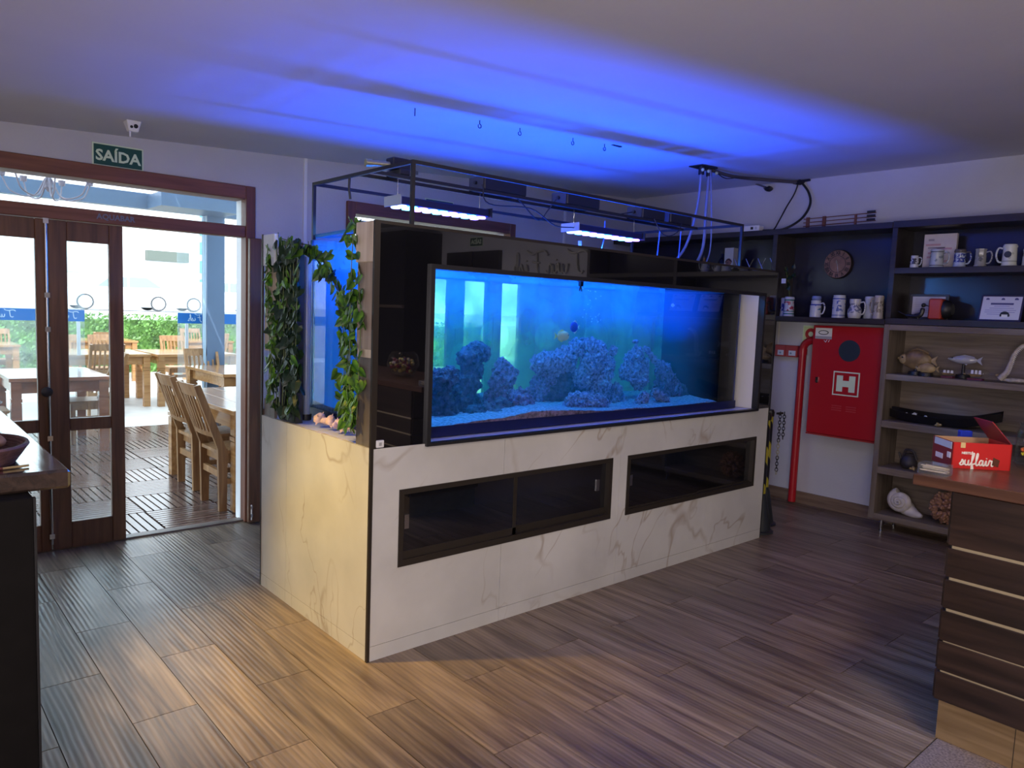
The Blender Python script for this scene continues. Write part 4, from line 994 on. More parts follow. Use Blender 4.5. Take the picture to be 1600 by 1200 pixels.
mug('pot bellied grey patterned jug on the mug shelf', 4.24, -.098, zs, .046, .150, pattern('mug_f', (.5, .5, .5), (.12, .13, .2), 60, .5), 'pot')
mug('pale stein half hidden behind the pot bellied jug', 4.38, -.150, zs, .042, .175, pattern('mug_g', (.5, .52, .58), (.4, .42, .5), 30, .6), handle=False)
mug('beige relief stein with handle to the left, rightmost on the mug shelf', 4.28, -.262, zs, .038, .180, pattern('mug_h', (.45, .40, .33), (.2, .17, .14), 55, .5), hd=1)
zs = 1.9925
mug('tiny mug with black pattern in front of the pale card', 4.22, -.515, zs, .028, .088, pattern('mug_i', WH, DK, 60, .48), 'low')
mug('grey stein with an oval emblem, left on the upper shelf', 4.25, -.655, zs, .046, .130, pattern('mug_j', (.42, .46, .5), (.2, .24, .3), 26, .58, [(.1, .14, DK), (.84, .88, DK)]), 'stein')
mug('blue and white floral stein on the upper shelf', 4.28, -.795, zs, .040, .128, pattern('mug_k', (.4, .46, .6), BL, 60, .47, [(.8, 1., (.10, .09, .10))]), 'stein')
mug('grey faceted mug with an angular handle on the upper shelf', 4.28, -.925, zs, .040, .126, pattern('mug_l', (.30, .30, .29), (.12, .12, .12), 50, .55), 'facet')
mug('white stein with a round dark crest and scroll handle', 4.28, -1.100, zs, .046, .150, pattern('mug_m', (.62, .64, .62), (.42, .45, .42), 22, .62, [(.2, .26, (.35, .38, .35))]), 'stein', hd=1)
for o in [o for o in bpy.data.objects if o.get('label', '').startswith('white stein with a round dark crest')]:
    m = MB(); m.lathe([(.022, 0), (.022, .002)], (4.2355, -1.100, zs + .08), 18, 'X'); m.build('crest', mat('crest_ink', (.03, .035, .06), .5), o)
mug('dark figured stein at the very right end of the upper shelf', 4.30, -1.205, zs, .036, .120, pattern('mug_n', (.5, .52, .52), DK, 26, .55), 'stein')
mug('plain stein further along the upper shelf, beyond the right edge', 4.30, -1.34, zs, .04, .135, MATS['mug_e'], 'plain')
# pale greeting card
t = thing('souvenir_card', 'pale upright box card with reddish print behind the tiny mug', 'card', (4.40, -.60, zs))
B(4.37, 4.40, -.735, -.515, zs, zs + .255).build('board', mat('card_paper', (.60, .55, .56), .6, var=.08, vscale=14), t)
m = MB()
for k in range(5):
    y = -.62 + random.uniform(-.05, .05); z = zs + .05 + .03 * k; m.box(4.3685, 4.3705, y - .05, y + .05, z, z + .014)
m.build('print', mat('red_print', (.5, .30, .33), .6), t)
m = MB(); m.box(4.3685, 4.3705, -.585, -.545, zs + .205, zs + .22); m.box(4.3685, 4.3705, -.66, -.545, zs + .15, zs + .16); m.build('title', mat('grey_print', (.32, .29, .33), .6), t)
# framed photo, lantern, bird
zs = 1.6205
t = thing('framed_photo', 'dark framed notice at the left of the lower dark shelf', 'picture frame', (4.38, -.55, zs))
B(4.36, 4.375, -.72, -.455, zs, zs + .185).build('frame', mat('thin_frame', (.04, .035, .03), .4), t); B(4.357, 4.361, -.70, -.475, zs + .018, zs + .168).build('sheet', mat('notice_sheet', (.5, .48, .5), .6), t)
m = MB()
for k in range(8): m.box(4.3555, 4.3575, -.66 + .02 * (k % 3), -.495, zs + .05 + k * .014, zs + .054 + k * .014)
m.build('print', MATS['grey_print'], t)
t = thing('tin_lantern', 'red and black tin lantern lying in front of the framed notice', 'lantern', (4.28, -.69, zs))
m = MB(); m.box(4.22, 4.32, -.725, -.635, zs, zs + .15); m.build('drum', mat('lantern_red', (.42, .05, .03), .45), t, bevel=.01)
m = MB(); m.lathe([(.066, -.005), (.068, .0), (.06, .03), (.04, .05)], (4.27, -.735, zs + .074), 20, 'Y');
for v in m.bm.verts: v.co.y = -.735 - (v.co.y + .735)
m.build('hood', W['black'], t, smooth=True)
t = thing('bird_figurine', 'black long tailed bird figurine in front of the framed notice', 'figurine', (4.20, -.56, zs))
m = MB(); m.tube(crom([(4.20, -.44, zs + .05), (4.20, -.50, zs + .025), (4.20, -.56, zs + .02), (4.20, -.60, zs + .035), (4.20, -.61, zs + .08)]), [.004] * 6 + [.012] * 6 + [.018] * 7 + [.016] * 5 + [.010], 8); m.build('body', W['black'], t, smooth=True)
m = MB(); m.ball((4.20, -.612, zs + .10), .016, 2); m.cyl((4.20, -.625, zs + .10), (4.20, -.655, zs + .092), .006, .001, 6); m.build('head', W['black'], t, smooth=True)
m = MB(); m.cyl((4.20, -.58, zs), (4.20, -.58, zs + .03), .012, .006, 8); m.build('base', W['black'], t)
def certificate(y0, y1, label, glow):
    t = thing('framed_certificate', label, 'picture frame', (4.38, (y0 + y1) / 2, zs))
    def q(a, b, x): return (4.30 + .06 * b / .19 + x, y1 + (y0 - y1) * a, zs + b)
    def slabq(a0, a1, b0, b1, x0, x1): return MB().hexa([q(a0, b0, x0), q(a1, b0, x0), q(a1, b0, x1), q(a0, b0, x1), q(a0, b1, x0), q(a1, b1, x0), q(a1, b1, x1), q(a0, b1, x1)])
    slabq(0, 1, 0, .185, 0, .015).build('frame', mat('cert_frame', (.03, .025, .05), .3), t)
    slabq(.045, .955, .012, .172, -.002, .001).build('sheet', glow, t)
    ink = mat('cert_ink', (.08, .08, .22), .6)
    m = slabq(.25, .78, .115, .128, -.0035, -.001); m.build('headline', ink, t)
    mb = MB()
    for k, (a, b) in enumerate(((.34, .70), (.24, .80), (.14, .86), (.14, .84), (.2, .6))):
        z = .103 - k * .014
        mb.hexa([q(a, z, -.003), q(b, z, -.003), q(b, z, -.001), q(a, z, -.001), q(a, z + .004, -.003), q(b, z + .004, -.003), q(b, z + .004, -.001), q(a, z + .004, -.001)])
    mb.build('text_line', mat('cert_text', (.28, .28, .5), .6), t)
    mb = MB()
    for a, rr in ((.16, .011), (.52, .011), (.83, .012)):
        c = q(a, .152, -.003); mb.lathe([(rr, 0), (rr, .002)], c, 12, 'X')
    mb.build('seal', ink, t)
    c = q(.62, .04, -.004); m = MB(); m.lathe([(.030, 0), (.030, .003)], c, 20, 'X'); m.build('stamp', W['black'], t)
    m = MB(); m.box(c[0] - .002, c[0] + .001, c[1] - .018, c[1] + .018, c[2] - .012, c[2] + .008); m.build('stamp_band', W['white'], t)
certificate(-1.195, -.935, 'framed certificate with a dark round stamp leaning on the lower dark shelf', mat('cert_paper', (.60, .60, .70), .5))
certificate(-1.52, -1.23, 'framed certificate at the extreme right, cut off by the picture edge', mat('cert_paper_dim', (.5, .5, .6), .5))

# oak bookcase contents
def animal_fish(name, label, loc, L, mt, mt2, stand=None, tall=.5, rz=-PI / 2, cat='figurine'):
    t = thing(name, label, cat, loc)
    mb = MB(); mb.ball((0, 0, 0), L / 2, 3, (.9, .3, tall), .05, 3.); mb.build('body', mt, t, world=False, smooth=True)
    mb = MB(); mb.ball((L * .34, 0, 0), L * .17, 3, (1.1, .75, tall * 1.6)); mb.cyl((L * .45, 0, -.01 * L), (L * .56, 0, .03 * L), L * .07, L * .03, 8); mb.build('head', mt2, t, world=False, smooth=True)
    f = lambda a, b, c: (a, c - .004, b)
    MB().prism([(-L * .38, 0), (-L * .62, L * .16), (-L * .56, 0), (-L * .62, -L * .16)], .008, f).build('tail_fin', mt2, t, world=False)
    MB().prism([(L * .2, L * tall * .42), (0, L * tall * .62), (-L * .35, L * tall * .4), (-L * .3, L * .05)], .008, f).build('dorsal_fin', mt, t, world=False)
    MB().prism([(L * .1, -L * tall * .38), (-L * .08, -L * tall * .62), (-L * .2, -L * tall * .34)], .008, f).build('belly_fin', mt2, t, world=False)
    mb = MB(); mb.ball((L * .38, -L * .13, L * .06), L * .028, 2); mb.ball((L * .38, L * .13, L * .06), L * .028, 2); mb.build('eye', W['black'], t, world=False, smooth=True)
    if stand:
        mb = MB(); mb.lathe([(.05, stand), (.045, stand + .025), (.012, stand + .03), (.008, 0)], (0, 0, 0), 14); mb.build('stand', W['black'], t, world=False, smooth=True)
    t.rotation_euler = (0, 0, rz)
    return t
br = mat('fish_brown', (.20, .13, .055), .45, var=.4, vscale=20); br2 = mat('fish_tan', (.36, .26, .12), .5, var=.3, vscale=24)
animal_fish('fish_trophy', 'large brown carved fish at the left of the top oak shelf', (4.30, -.56, 1.318), .235, br, br2, -.112, .62, PI / 2)
animal_fish('wooden_fish', 'small tan wooden fish lying beside the large brown fish', (4.24, -.655, 1.262), .14, br2, br2, -.057, .5, PI / 2)
gl = mat('crystal', (.42, .42, .46), .15, spec=.8)
animal_fish('glass_fish', 'grey glass fish on a thin stand between the two bottles', (4.36, -.86, 1.338), .19, gl, gl, -.132, .32, PI / 2)
def ship_bottle(label, y0, y1, z, r):
    t = thing('ship_bottle', label, 'bottle', (4.27, (y0 + y1) / 2, z), 'ships in bottles'); L_ = y0 - y1
    mb = MB(); n = 18
    prof = [(.3, 0), (.9, .02), (1, .1), (1, .62), (.75, .72), (.3, .8), (.26, 1.0)]
    mb.lathe([(a * r, -b * L_) for a, b in prof], (4.27, y0, z + r + .012), n, 'Y'); mb.build('bottle', W['clear'], t, smooth=True)
    B(4.245, 4.295, y0 - L_ * .6, y0 - L_ * .12, z, z + .013).build('cradle', mat('cradle', (.12, .02, .05), .5), t)
    m = MB(); yy = y0 - L_ * .36; zz = z + .012 + r
    m.hexa([(4.262, yy - .03, zz - r * .6), (4.278, yy - .03, zz - r * .6), (4.278, yy + .03, zz - r * .6), (4.262, yy + .03, zz - r * .6), (4.258, yy - .042, zz - r * .2), (4.282, yy - .042, zz - r * .2), (4.282, yy + .042, zz - r * .2), (4.258, yy + .042, zz - r * .2)])
    m.build('hull', br, t)
    m = MB()
    for k in (-.024, 0, .024): m.prism([(yy + k - .009, zz - r * .15), (yy + k + .009, zz - r * .15), (yy + k + .007, zz + r * .6), (yy + k - .007, zz + r * .6)], .003, lambda a, b, c: (4.268 + c, a, b))
    m.build('sail', W['white'], t)
    m = MB(); m.cyl((4.27, y0 - L_ * .98, zz), (4.27, y0 - L_ * 1.06, zz), r * .2, n=10); m.build('cork', br2, t)
ship_bottle('smaller ship in a bottle, left of the pair on the oak shelf', -.735, -.895, 1.2045, .027)
ship_bottle('larger ship in a bottle, right of the pair on the oak shelf', -.90, -1.095, 1.2045, .036)
t = thing('coral_skeleton', 'curved bleached jaw bone with teeth at the right of the top oak shelf', 'bone', (4.30, -1.19, 1.2045))
bone = mat('bone', (.45, .40, .33), .6, var=.3, vscale=40)
arc = crom([(4.27, -1.115, 1.225), (4.28, -1.15, 1.27), (4.30, -1.165, 1.33), (4.31, -1.18, 1.40), (4.31, -1.215, 1.455), (4.31, -1.26, 1.47)], 6)
m = MB(); m.tube(arc, [.022 - .012 * k / (len(arc) - 1) for k in range(len(arc))], 8); m.build('jaw', bone, t, smooth=True)
m = MB()
for k in range(6, len(arc)): m.cyl(arc[k] + Vector((-.006, 0, 0)), arc[k] + Vector((-.014, -.02, -.012)), .006, .001, 5)
m.build('tooth', W['cream'], t)
m = MB(); m.ball((4.29, -1.20, 1.222), .03, 3, (1, 2.6, .55), .15, 3.); m.build('base_bone', bone, t, smooth=True)
t = thing('dugout_tray', 'long black boat shaped tray holding small white shells on the second oak shelf', 'tray', (4.30, -.75, .8505))
m = MB(); prof = []
NL = 24
outer = []
for k in range(NL + 1):
    f = k / NL; y = -.405 - .74 * f
    wv = .115 * math.sin(PI * min(max(f * .96 + .02, 0), 1)) ** .6; z = .8505 + .030 * (2 * f - .9) ** 2 + .04 * max(0, f - .7) / .3
    outer.append([(4.31 - wv, y, z + .062), (4.31 - wv * .6, y, z), (4.31 + wv * .6, y, z), (4.31 + wv, y, z + .075), (4.31 + wv * .85, y, z + .070), (4.31, y, z + .016), (4.31 - wv * .85, y, z + .056)])
vv = [[m.bm.verts.new(p) for p in ring_] for ring_ in outer]
for k in range(NL):
    for j in range(7): m.bm.faces.new((vv[k][j], vv[k][(j + 1) % 7], vv[k + 1][(j + 1) % 7], vv[k + 1][j]))
m.bm.faces.new(vv[0][::-1]); m.bm.faces.new(vv[-1]); m.build('hull', mat('tray_black', (.010, .009, .010), .35), t, smooth=True)
for i, (y, s, lab) in enumerate([(-.53, .018, 'small white shell lying in the left part of the black tray'), (-.585, .028, 'pointed white shell standing in the black tray'), (-.66, .020, 'white shell lying in the middle of the black tray'), (-.78, .030, 'brownish shell at the front rim of the black tray')]):
    zz = .8705 + .03 * (2 * ((-.405 - y) / .74) - .9) ** 2
    conch(lab, (4.29 if i < 3 else 4.185, y, zz + .02 + s * .45 if i < 3 else .8505 + s * .5), s, .5 + i, W['cream'] if i < 3 else br2, .2, group='shells around the black tray')
t = thing('figurine_jug', 'dark clay jug with looped handle on the third oak shelf', 'jug', (4.30, -.57, .4955))
clay = mat('dark_clay', (.035, .03, .034), .55, var=.3, vscale=20)
m = MB(); m.lathe([(.035, 0), (.055, .02), (.06, .05), (.045, .085), (.03, .10), (.034, .115), (.026, .115)], (4.30, -.57, .4955), 16); m.build('body', clay, t, smooth=True)
m = MB(); m.tube(crom([(4.30, -.53, .58), (4.29, -.55, .635), (4.29, -.60, .63), (4.30, -.625, .57)]), .010, 8); m.build('handle', clay, t, smooth=True)
m = MB(); m.cyl((4.30, -.525, .54), (4.30, -.495, .61), .013, .007, 8); m.build('spout', clay, t, smooth=True)
conch('small brown shell in front of the clay jug', (4.22, -.635, .4955 + .02), .030, 1., br2, .1)
big = mat('white_shell', (.58, .54, .52), .5, var=.12, vscale=30)
t = thing('conch_shell', 'big white spiral conch shell on the bottom oak shelf', 'shell', (4.31, -.54, .1355))
m = MB(); pts, rs = [], []
for k in range(64):
    f = k / 63; a = f * 6.2 * PI; R = .008 + .062 * f ** 1.25
    pts.append((4.215 + .07 * f, -.545 + R * math.cos(a + .6), .243 + R * math.sin(a + .6) * .95)); rs.append(.006 + .030 * f ** 1.1)
m.tube(pts, rs, 10); m.build('spiral', big, t, smooth=True)
m = MB(); m.ball((4.33, -.56, .195), .055, 3, (1.0, 1.25, .95), .06, 3.); m.build('body_whorl', big, t, smooth=True)
m = MB(); m.tube(crom([(4.31, -.58, .19), (4.30, -.64, .165), (4.29, -.70, .155)]), [.055, .052, .050, .047, .044, .041, .038, .034, .030, .026, .022, .017, .012], 12); m.build('canal', big, t, smooth=True)
def pod_ball(label, c, R):
    t = thing('seed_pod_ball', label, 'decoration', (c[0], c[1], c[2] - R))
    pod = mat('seed_pod', (.34, .18, .11), .6, var=.35, vscale=25); src = None
    m = MB(); m.ball(c, R * .68, 3, (1, 1, 1), .05, 3); m.build('core', mat('pod_core', (.10, .05, .035), .8), t, smooth=True)
    n = 180
    for k in range(n):
        zz = 1 - 2 * (k + .5) / n; a = k * 2.39996; rr = math.sqrt(1 - zz * zz); d = Vector((rr * math.cos(a), rr * math.sin(a), zz))
        if src is None:
            mb = MB(); mb.tube([(0, 0, R * .5), (0, 0, R * .8), (0, 0, R * 1.)], [R * .07, R * .14, R * .06], 6); src = mb.build('pod', pod, t, world=False, smooth=True); o = src
        else: o = share(src, 'pod', t)
        o.location = (0, 0, R); o.rotation_euler = (d + Vector((random.uniform(-.2, .2), random.uniform(-.2, .2), random.uniform(-.2, .2)))).to_track_quat('Z', 'Y').to_euler(); s_ = random.uniform(.85, 1.02); o.scale = (1, 1, s_)
pod_ball('spiky brown seed pod ball at the right of the bottom oak shelf', (4.30, -.862, .1355 + .125), .125)

# things on top of and beside the dark shelves
zt = 2.3305
t = thing('router_box', 'white box on top of the dark shelf beside the rack corner', 'box', (4.26, .84, zt))
B(4.22, 4.30, .77, .92, zt, zt + .052).build('case', W['white'], t, bevel=.004); B(4.218, 4.222, .825, .85, zt + .018, zt + .040).build('display', W['black'], t); B(4.218, 4.222, .79, .81, zt + .018, zt + .040).build('button', mat('pale_button', (.5, .5, .52), .5), t)
t = thing('arrow_rack', 'wooden rack with arrows lying on top of the dark shelf', 'rack', (4.35, .10, zt))
rw = mat('rack_wood', (.16, .06, .035), .5)
for y in (.40, .26): B(4.34, 4.36, y - .012, y + .012, zt, zt + .105).build('bracket', rw, t)
for k in range(3):
    z = zt + .03 + k * .03; m = MB(); m.cyl((4.335, .43, z), (4.335, -.16, z + .012), .004, n=6); m.build('arrow_shaft', rw, t)
    m = MB()
    for a in (0, 2.1, 4.2): m.box(4.333, 4.337, -.155, -.09, z + .010, z + .030) if a == 0 else m.box(4.320, 4.350, -.15, -.09, z + .010, z + .0115)
    m.build('fletching', W['black'], t)
m = MB(); m.box(4.33, 4.345, -.01, .005, zt, zt + .10); m.build('rest', rw, t)
for i, (pts, r, lab) in enumerate([
    ([(4.47, .57, 2.77), (4.46, .60, 2.66), (4.42, .64, 2.55), (4.36, .66, 2.44), (4.30, .68, 2.345), (4.30, .75, 2.338)], .006, 'thinner black cable looping down to the shelf top'),
    ([(4.47, .56, 2.77), (4.46, .47, 2.66), (4.44, .44, 2.55), (4.38, .48, 2.43), (4.28, .58, 2.342), (4.27, .76, 2.34)], .010, 'thicker black cable curving down to the white box')]):
    solo(MB().tube(crom(pts), r, 8), 'hanging_cable', W['cable'], lab, 'cable', 'cables below the ceiling corner', smooth=True)
zc1 = ceil_z(3.3); zc2 = ceil_z(4.45)
solo(MB().tube(crom([(3.34, .68, zc1 - .02), (3.7, .72, ceil_z(3.7) - .03), (4.1, .66, ceil_z(4.1) - .026), (4.46, .58, zc2 - .02)]), .014, 8), 'cable_bundle', mat('dusty_cable', (.10, .09, .10), .8), 'dusty cable bundle along the ceiling from the bracket to the wall', 'cable', smooth=True)
solo(MB().tube(crom([(3.36, .66, zc1 - .03), (3.5, .66, zc1 - .06), (3.7, .68, ceil_z(3.7) - .045), (3.9, .69, ceil_z(3.9) - .03)]), .004, 6), 'loose_cable', W['cable'], 'thin loose cable sagging under the ceiling bundle', 'cable', smooth=True)
t = thing('cable_junction', 'dark junction where the ceiling cables enter the right wall', 'junction', (4.48, .56, 2.76)); m = MB(); m.ball((4.47, .57, 2.755), .03, 3, (1, 1.6, .7), .3, 2.); m.build('box', W['black'], t, smooth=True); m = MB(); m.cyl((4.45, .54, 2.76), (4.45, .46, 2.762), .01, n=8); m.build('gland', W['black'], t)
t = thing('camera_stub', 'small dusty camera bracket on the right wall below the ceiling', 'bracket', (4.48, .84, 2.73)); m = MB(); m.ball((4.45, .84, 2.725), .03, 3, (1, 1.2, .8), .2, 2.); m.build('head', W['black'], t, smooth=True); m = MB(); m.cyl((4.45, .88, 2.735), (4.499, .90, 2.745), .010, n=8); m.cyl((4.44, .86, 2.74), (4.42, .95, ceil_z(4.42)), .008, n=8); m.build('arm', MATS['dusty_cable'], t)
# bottles and wine lattice on the left bay shelf
zb = 1.9705
def bottle(label, y, x, h, r, mt, name='bottle', cat='bottle', lab_mat=None):
    t = thing(name, label, cat, (x, y, zb), 'bottles behind the tank')
    m = MB(); m.lathe([(r, 0), (r, h * .6), (r * .6, h * .72), (r * .33, h * .78), (r * .33, h)], (x, y, zb), 14); m.build('body', mt, t, smooth=True)
    if lab_mat: m = MB(); m.lathe([(r + .001, h * .15), (r + .001, h * .5)], (x, y, zb), 14); m.build('paper_label', lab_mat, t, smooth=True)
    m = MB(); m.lathe([(r * .38, h * .93), (r * .38, h * 1.02)], (x, y, zb), 10); m.build('cap', W['black'], t, smooth=True)
bottle('dark whisky bottle with a faint label behind the tank rim', 1.165, 4.30, .20, .036, mat('dark_glass', (.008, .01, .02), .1), lab_mat=mat('blue_label', (.04, .06, .14), .5))
bottle('amber bottle with a pale label behind the tank rim', 1.36, 4.30, .17, .032, mat('amber_glass', (.35, .17, .05), .2), lab_mat=W['cream'])
bottle('clear squat bottle at the left of the bottles behind the tank', 1.62, 4.30, .14, .035, mat('grey_glass', (.30, .32, .36), .15))
t = thing('gift_box', 'pale bottle carton with a dark round emblem behind the tank rim', 'box', (4.30, 1.08, zb))
B(4.27, 4.34, 1.035, 1.125, zb, zb + .235).build('carton', mat('carton', (.52, .54, .48), .6), t); m = MB(); m.lathe([(.032, 0), (.032, .002), (.02, .003)], (4.2675, 1.08, zb + .11), 18, 'X'); m.build('emblem', mat('emblem_red', (.22, .10, .08), .5), t)
m = MB(); m.tube([(4.266, 1.045, zb + .11), (4.266, 1.08, zb + .135), (4.266, 1.115, zb + .11), (4.266, 1.08, zb + .10)], .004, 6); m.build('motif', W['black'], t)
t = thing('small_carton', 'small beige box left of the bottles behind the tank', 'box', (4.30, 1.86, zb)); B(4.27, 4.33, 1.82, 1.93, zb, zb + .07).build('carton', W['cream'], t); B(4.268, 4.271, 1.84, 1.91, zb + .02, zb + .05).build('print', MATS['grey_print'], t)
t = thing('lattice_holder', 'accordion lattice of thin metal rods behind the right end of the tank', 'rack', (4.25, .75, zb))
for k in range(4):
    y = .97 - k * .115
    for s_ in (1, -1):
        m = MB(); m.cyl((4.25 + .004 * s_, y + .035 * s_, zb), (4.25 + .004 * s_, y - .035 * s_, zb + .13), .0045, n=6); m.build('rod', W['steel'], t)
t = thing('potted_trailing_plant', 'small trailing plant with a white tag at the end of the tank', 'plant', (4.28, .53, zs))
m = MB(); m.lathe([(.035, 0), (.045, .07), (.045, .075)], (4.40, .53, 1.6105), 14); m.build('pot', W['black'], t, smooth=True)
m = MB(); m.tube(crom([(4.40, .53, 1.68), (4.36, .53, 1.85), (4.28, .52, 1.98), (4.24, .51, 2.02)]), .005, 6); m.build('stem', vine_mat, t)
for k in range(8):
    o = bpy.data.objects.new('leaf', leaf_dark); COL.objects.link(o); o.parent = t; c = Vector((4.30 + random.uniform(-.06, .06), .52 + random.gauss(0, .025), 1.92 + random.uniform(-.1, .1))); o.location = c - t.location
    o.scale = (.035, .035, .035); o.rotation_euler = (random.uniform(1, 2), random.uniform(-.5, .5), random.uniform(-2.2, -.8))
B(4.235, 4.238, .495, .535, 1.885, 1.925).build('tag', W['white'], t)

# ------------------------------------------------------------------ fire hose box, pipe, alarm
fx = 4.32
hb = thing('fire_hose_box', 'red fire hose cabinet with a large H on the right wall', 'fire cabinet', (4.45, -.02, .64))
B(fx + .02, 4.499, -.30, .262, .645, 1.545).build('cabinet', W['red'], hb, bevel=.004)
B(fx, fx + .02, -.302, .264, .655, 1.545).build('door', W['red'], hb, bevel=.003)
m = MB(); m.box(fx - .004, fx + .01, -.302, .264, .64, .652); m.build('bottom_lip', MATS['red_plastic'], hb)
m = MB(); m.lathe([(.086, 0), (.086, .004), (.078, .006)], (fx - .005, -.047, 1.351), 30, 'X'); m.build('window', mat('box_window', (.035, .05, .07), .12), hb, smooth=True)
sq = thing('x', None, None); bpy.data.objects.remove(sq)
B(fx - .003, fx, -.146, .066, .988, 1.182).build('sign_border', W['lumi'], hb); B(fx - .004, fx - .002, -.136, .056, .998, 1.172).build('sign_field', W['red'], hb)
m = MB()
for a, b, c, d in ((-.115, -.065, 1.02, 1.15), (-.015, .035, 1.02, 1.15), (-.065, -.015, 1.06, 1.11)): m.box(fx - .0055, fx - .003, a, b, c, d)
m.build('letter_h', W['lumi'], hb)
m = MB(); m.box(fx - .012, fx, .19, .21, 1.075, 1.12); m.cyl((fx - .016, .195, 1.08), (fx, .195, 1.08), .008, n=8); m.build('latch', W['steel'], hb)
for ya in (.062, -.055):
    for k in range(3): m = MB(); z = .862 + k * .018; m.box(fx - .005, fx + .001, ya - .080, ya, z, z + .006); m.build('vent', mat('vent_red', (.5, .06, .07), .35), hb)
B(fx - .003, fx, .105, .244, 1.435, 1.525).build('sticker', W['white'], hb); B(fx - .004, fx - .002, .105, .244, 1.435, 1.458).build('sticker_band', MATS['grey_plastic'], hb)
m = MB(); m.tube([(fx - .004, .175 + .04 * math.cos(a), 1.488 + .016 * math.sin(a)) for a in [k * 2 * PI / 16 for k in range(17)]], .003, 6); m.build('sticker_emblem', W['black'], hb)
m = MB(); m.tube([(fx - .006, .14, 1.43), (fx - .008, .15, 1.41), (fx - .006, .165, 1.425)], .003, 6); m.tube([(fx - .006, .12, 1.43), (fx - .008, .128, 1.412)], .003, 6); m.build('seal_wire', W['white'], hb)
t = thing('fire_pipe', 'red standpipe bending into the fire hose cabinet', 'pipe', (4.43, .40, 0))
m = MB(); pts = [(4.43, .40, .012)] + [(4.43, .40, 1.33)] + [(4.43, .40 - .085 * (1 - math.cos(a)), 1.33 + .085 * math.sin(a)) for a in [k * PI / 2 / 6 for k in range(1, 7)]] + [(4.43, .262, 1.415)]
m.tube(pts, .032, 16); m.build('tube', W['red'], t, smooth=True)
m = MB(); m.cyl((4.43, .305, 1.415), (4.43, .263, 1.415), .038, n=16); m.cyl((4.43, .40, 1.29), (4.43, .40, 1.34), .037, n=16); m.build('coupling', W['red'], t, smooth=True)
for i, (y0, y1, lab) in enumerate([(.565, .665, 'red alarm call point left of its twin, beside the standpipe'), (.455, .562, 'red alarm call point right of its twin, beside the standpipe')]):
    t = thing('alarm_call_point', lab, 'alarm', (4.46, (y0 + y1) / 2, 1.26), 'alarm call points')
    B(4.44, 4.499, y0, y1, 1.262, 1.362).build('case', W['red_dark'], t, bevel=.004); B(4.436, 4.441, y0 + .015, y1 - .03, 1.275, 1.318).build('glass', mat('call_glass', (.60, .66, .72), .3), t)
    m = MB(); m.lathe([(.009, 0), (.009, .003)], (4.4345, y1 - .055 if i == 0 else y1 - .05, 1.295), 10, 'X'); m.build('button', mat('call_button', (.2, .3, .4), .5), t)
t = thing('alarm_sign', 'luminous square sign with a red ring above the standpipe', 'sign', (4.49, .385, 1.40))
B(4.494, 4.499, .300, .445, 1.395, 1.54).build('border', W['lumi'], t); B(4.4925, 4.4945, .312, .437, 1.405, 1.530).build('field', mat('lumi_field', (.62, .72, .40), .6), t)
m = MB(); m.lathe([(.050, 0), (.050, .002)], (4.4905, .372, 1.468), 24, 'X'); m.build('ring', W['red'], t); m = MB(); m.lathe([(.021, 0), (.021, .002)], (4.4885, .372, 1.468), 20, 'X'); m.build('dot', W['lumi'], t)
m = MB(); m.box(4.488, 4.499, .663, .675, 1.36, 1.57); m.box(4.488, 4.499, .438, .446, 1.36, 1.395); solo(m, 'wall_trunking', W['cream'], 'thin cream trunking running up from the alarm call points', 'trunking')

# stanchions
def stanchion(label, x, y, lean):
    t = thing('stanchion', label, 'barrier post', (x, y, 0), 'striped barrier posts')
    m = MB(); m.lathe([(.105, 0), (.105, .012), (.085, .02), (.045, .25), (.032, .29), (.028, .29)], (0, 0, 0), 20); m.build('cone_base', mat('rubber', (.02, .024, .03), .5), t, world=False, smooth=True)
    pm = bpy.data.materials.get('hazard_stripe')
    if not pm:
        pm = bpy.data.materials.new('hazard_stripe'); pm.use_nodes = True; nt = pm.node_tree; p = nt.nodes['Principled BSDF']; L = nt.links.new; N = nt.nodes.new
        tc = N('ShaderNodeTexCoord'); sp = N('ShaderNodeSeparateXYZ'); L(tc.outputs['Object'], sp.inputs[0])
        at2 = N('ShaderNodeMath'); at2.operation = 'ARCTAN2'; L(sp.outputs['Y'], at2.inputs[0]); L(sp.outputs['X'], at2.inputs[1])
        k1 = N('ShaderNodeMath'); k1.operation = 'MULTIPLY'; k1.inputs[1].default_value = 1 / (2 * PI); L(at2.outputs[0], k1.inputs[0])
        k2 = N('ShaderNodeMath'); k2.operation = 'MULTIPLY_ADD'; k2.inputs[1].default_value = 3.6; L(sp.outputs['Z'], k2.inputs[0]); L(k1.outputs[0], k2.inputs[2])
        fr = N('ShaderNodeMath'); fr.operation = 'FRACT'; L(k2.outputs[0], fr.inputs[0])
        gt = N('ShaderNodeMath'); gt.operation = 'GREATER_THAN'; gt.inputs[1].default_value = .58; L(fr.outputs[0], gt.inputs[0])
        mx = N('ShaderNodeMix'); mx.data_type = 'RGBA'; L(gt.outputs[0], mx.inputs['Factor']); mx.inputs[6].default_value = (.012, .013, .02, 1); mx.inputs[7].default_value = (.42, .36, .035, 1); L(mx.outputs[2], p.inputs['Base Color']); p.inputs['Roughness'].default_value = .4
    m = MB(); m.cyl((0, 0, .28), (0, 0, .845), .031, n=18); m.build('post', pm, t, world=False, smooth=True)
    m = MB(); m.lathe([(.036, .84), (.038, .87), (.030, .89)], (0, 0, 0), 18); m.build('cap', W['black'], t, world=False, smooth=True)
    t.rotation_euler = (0, lean, 0)
    return t
stanchion('striped barrier post nearest to the stand corner', 3.375, .095, 0)
stanchion('striped barrier post behind its twin, nearer the wall', 3.60, .20, 0)
t = thing('barrier_chain', 'black and pale plastic chain hanging from the barrier posts', 'chain', (3.66, .16, .85))
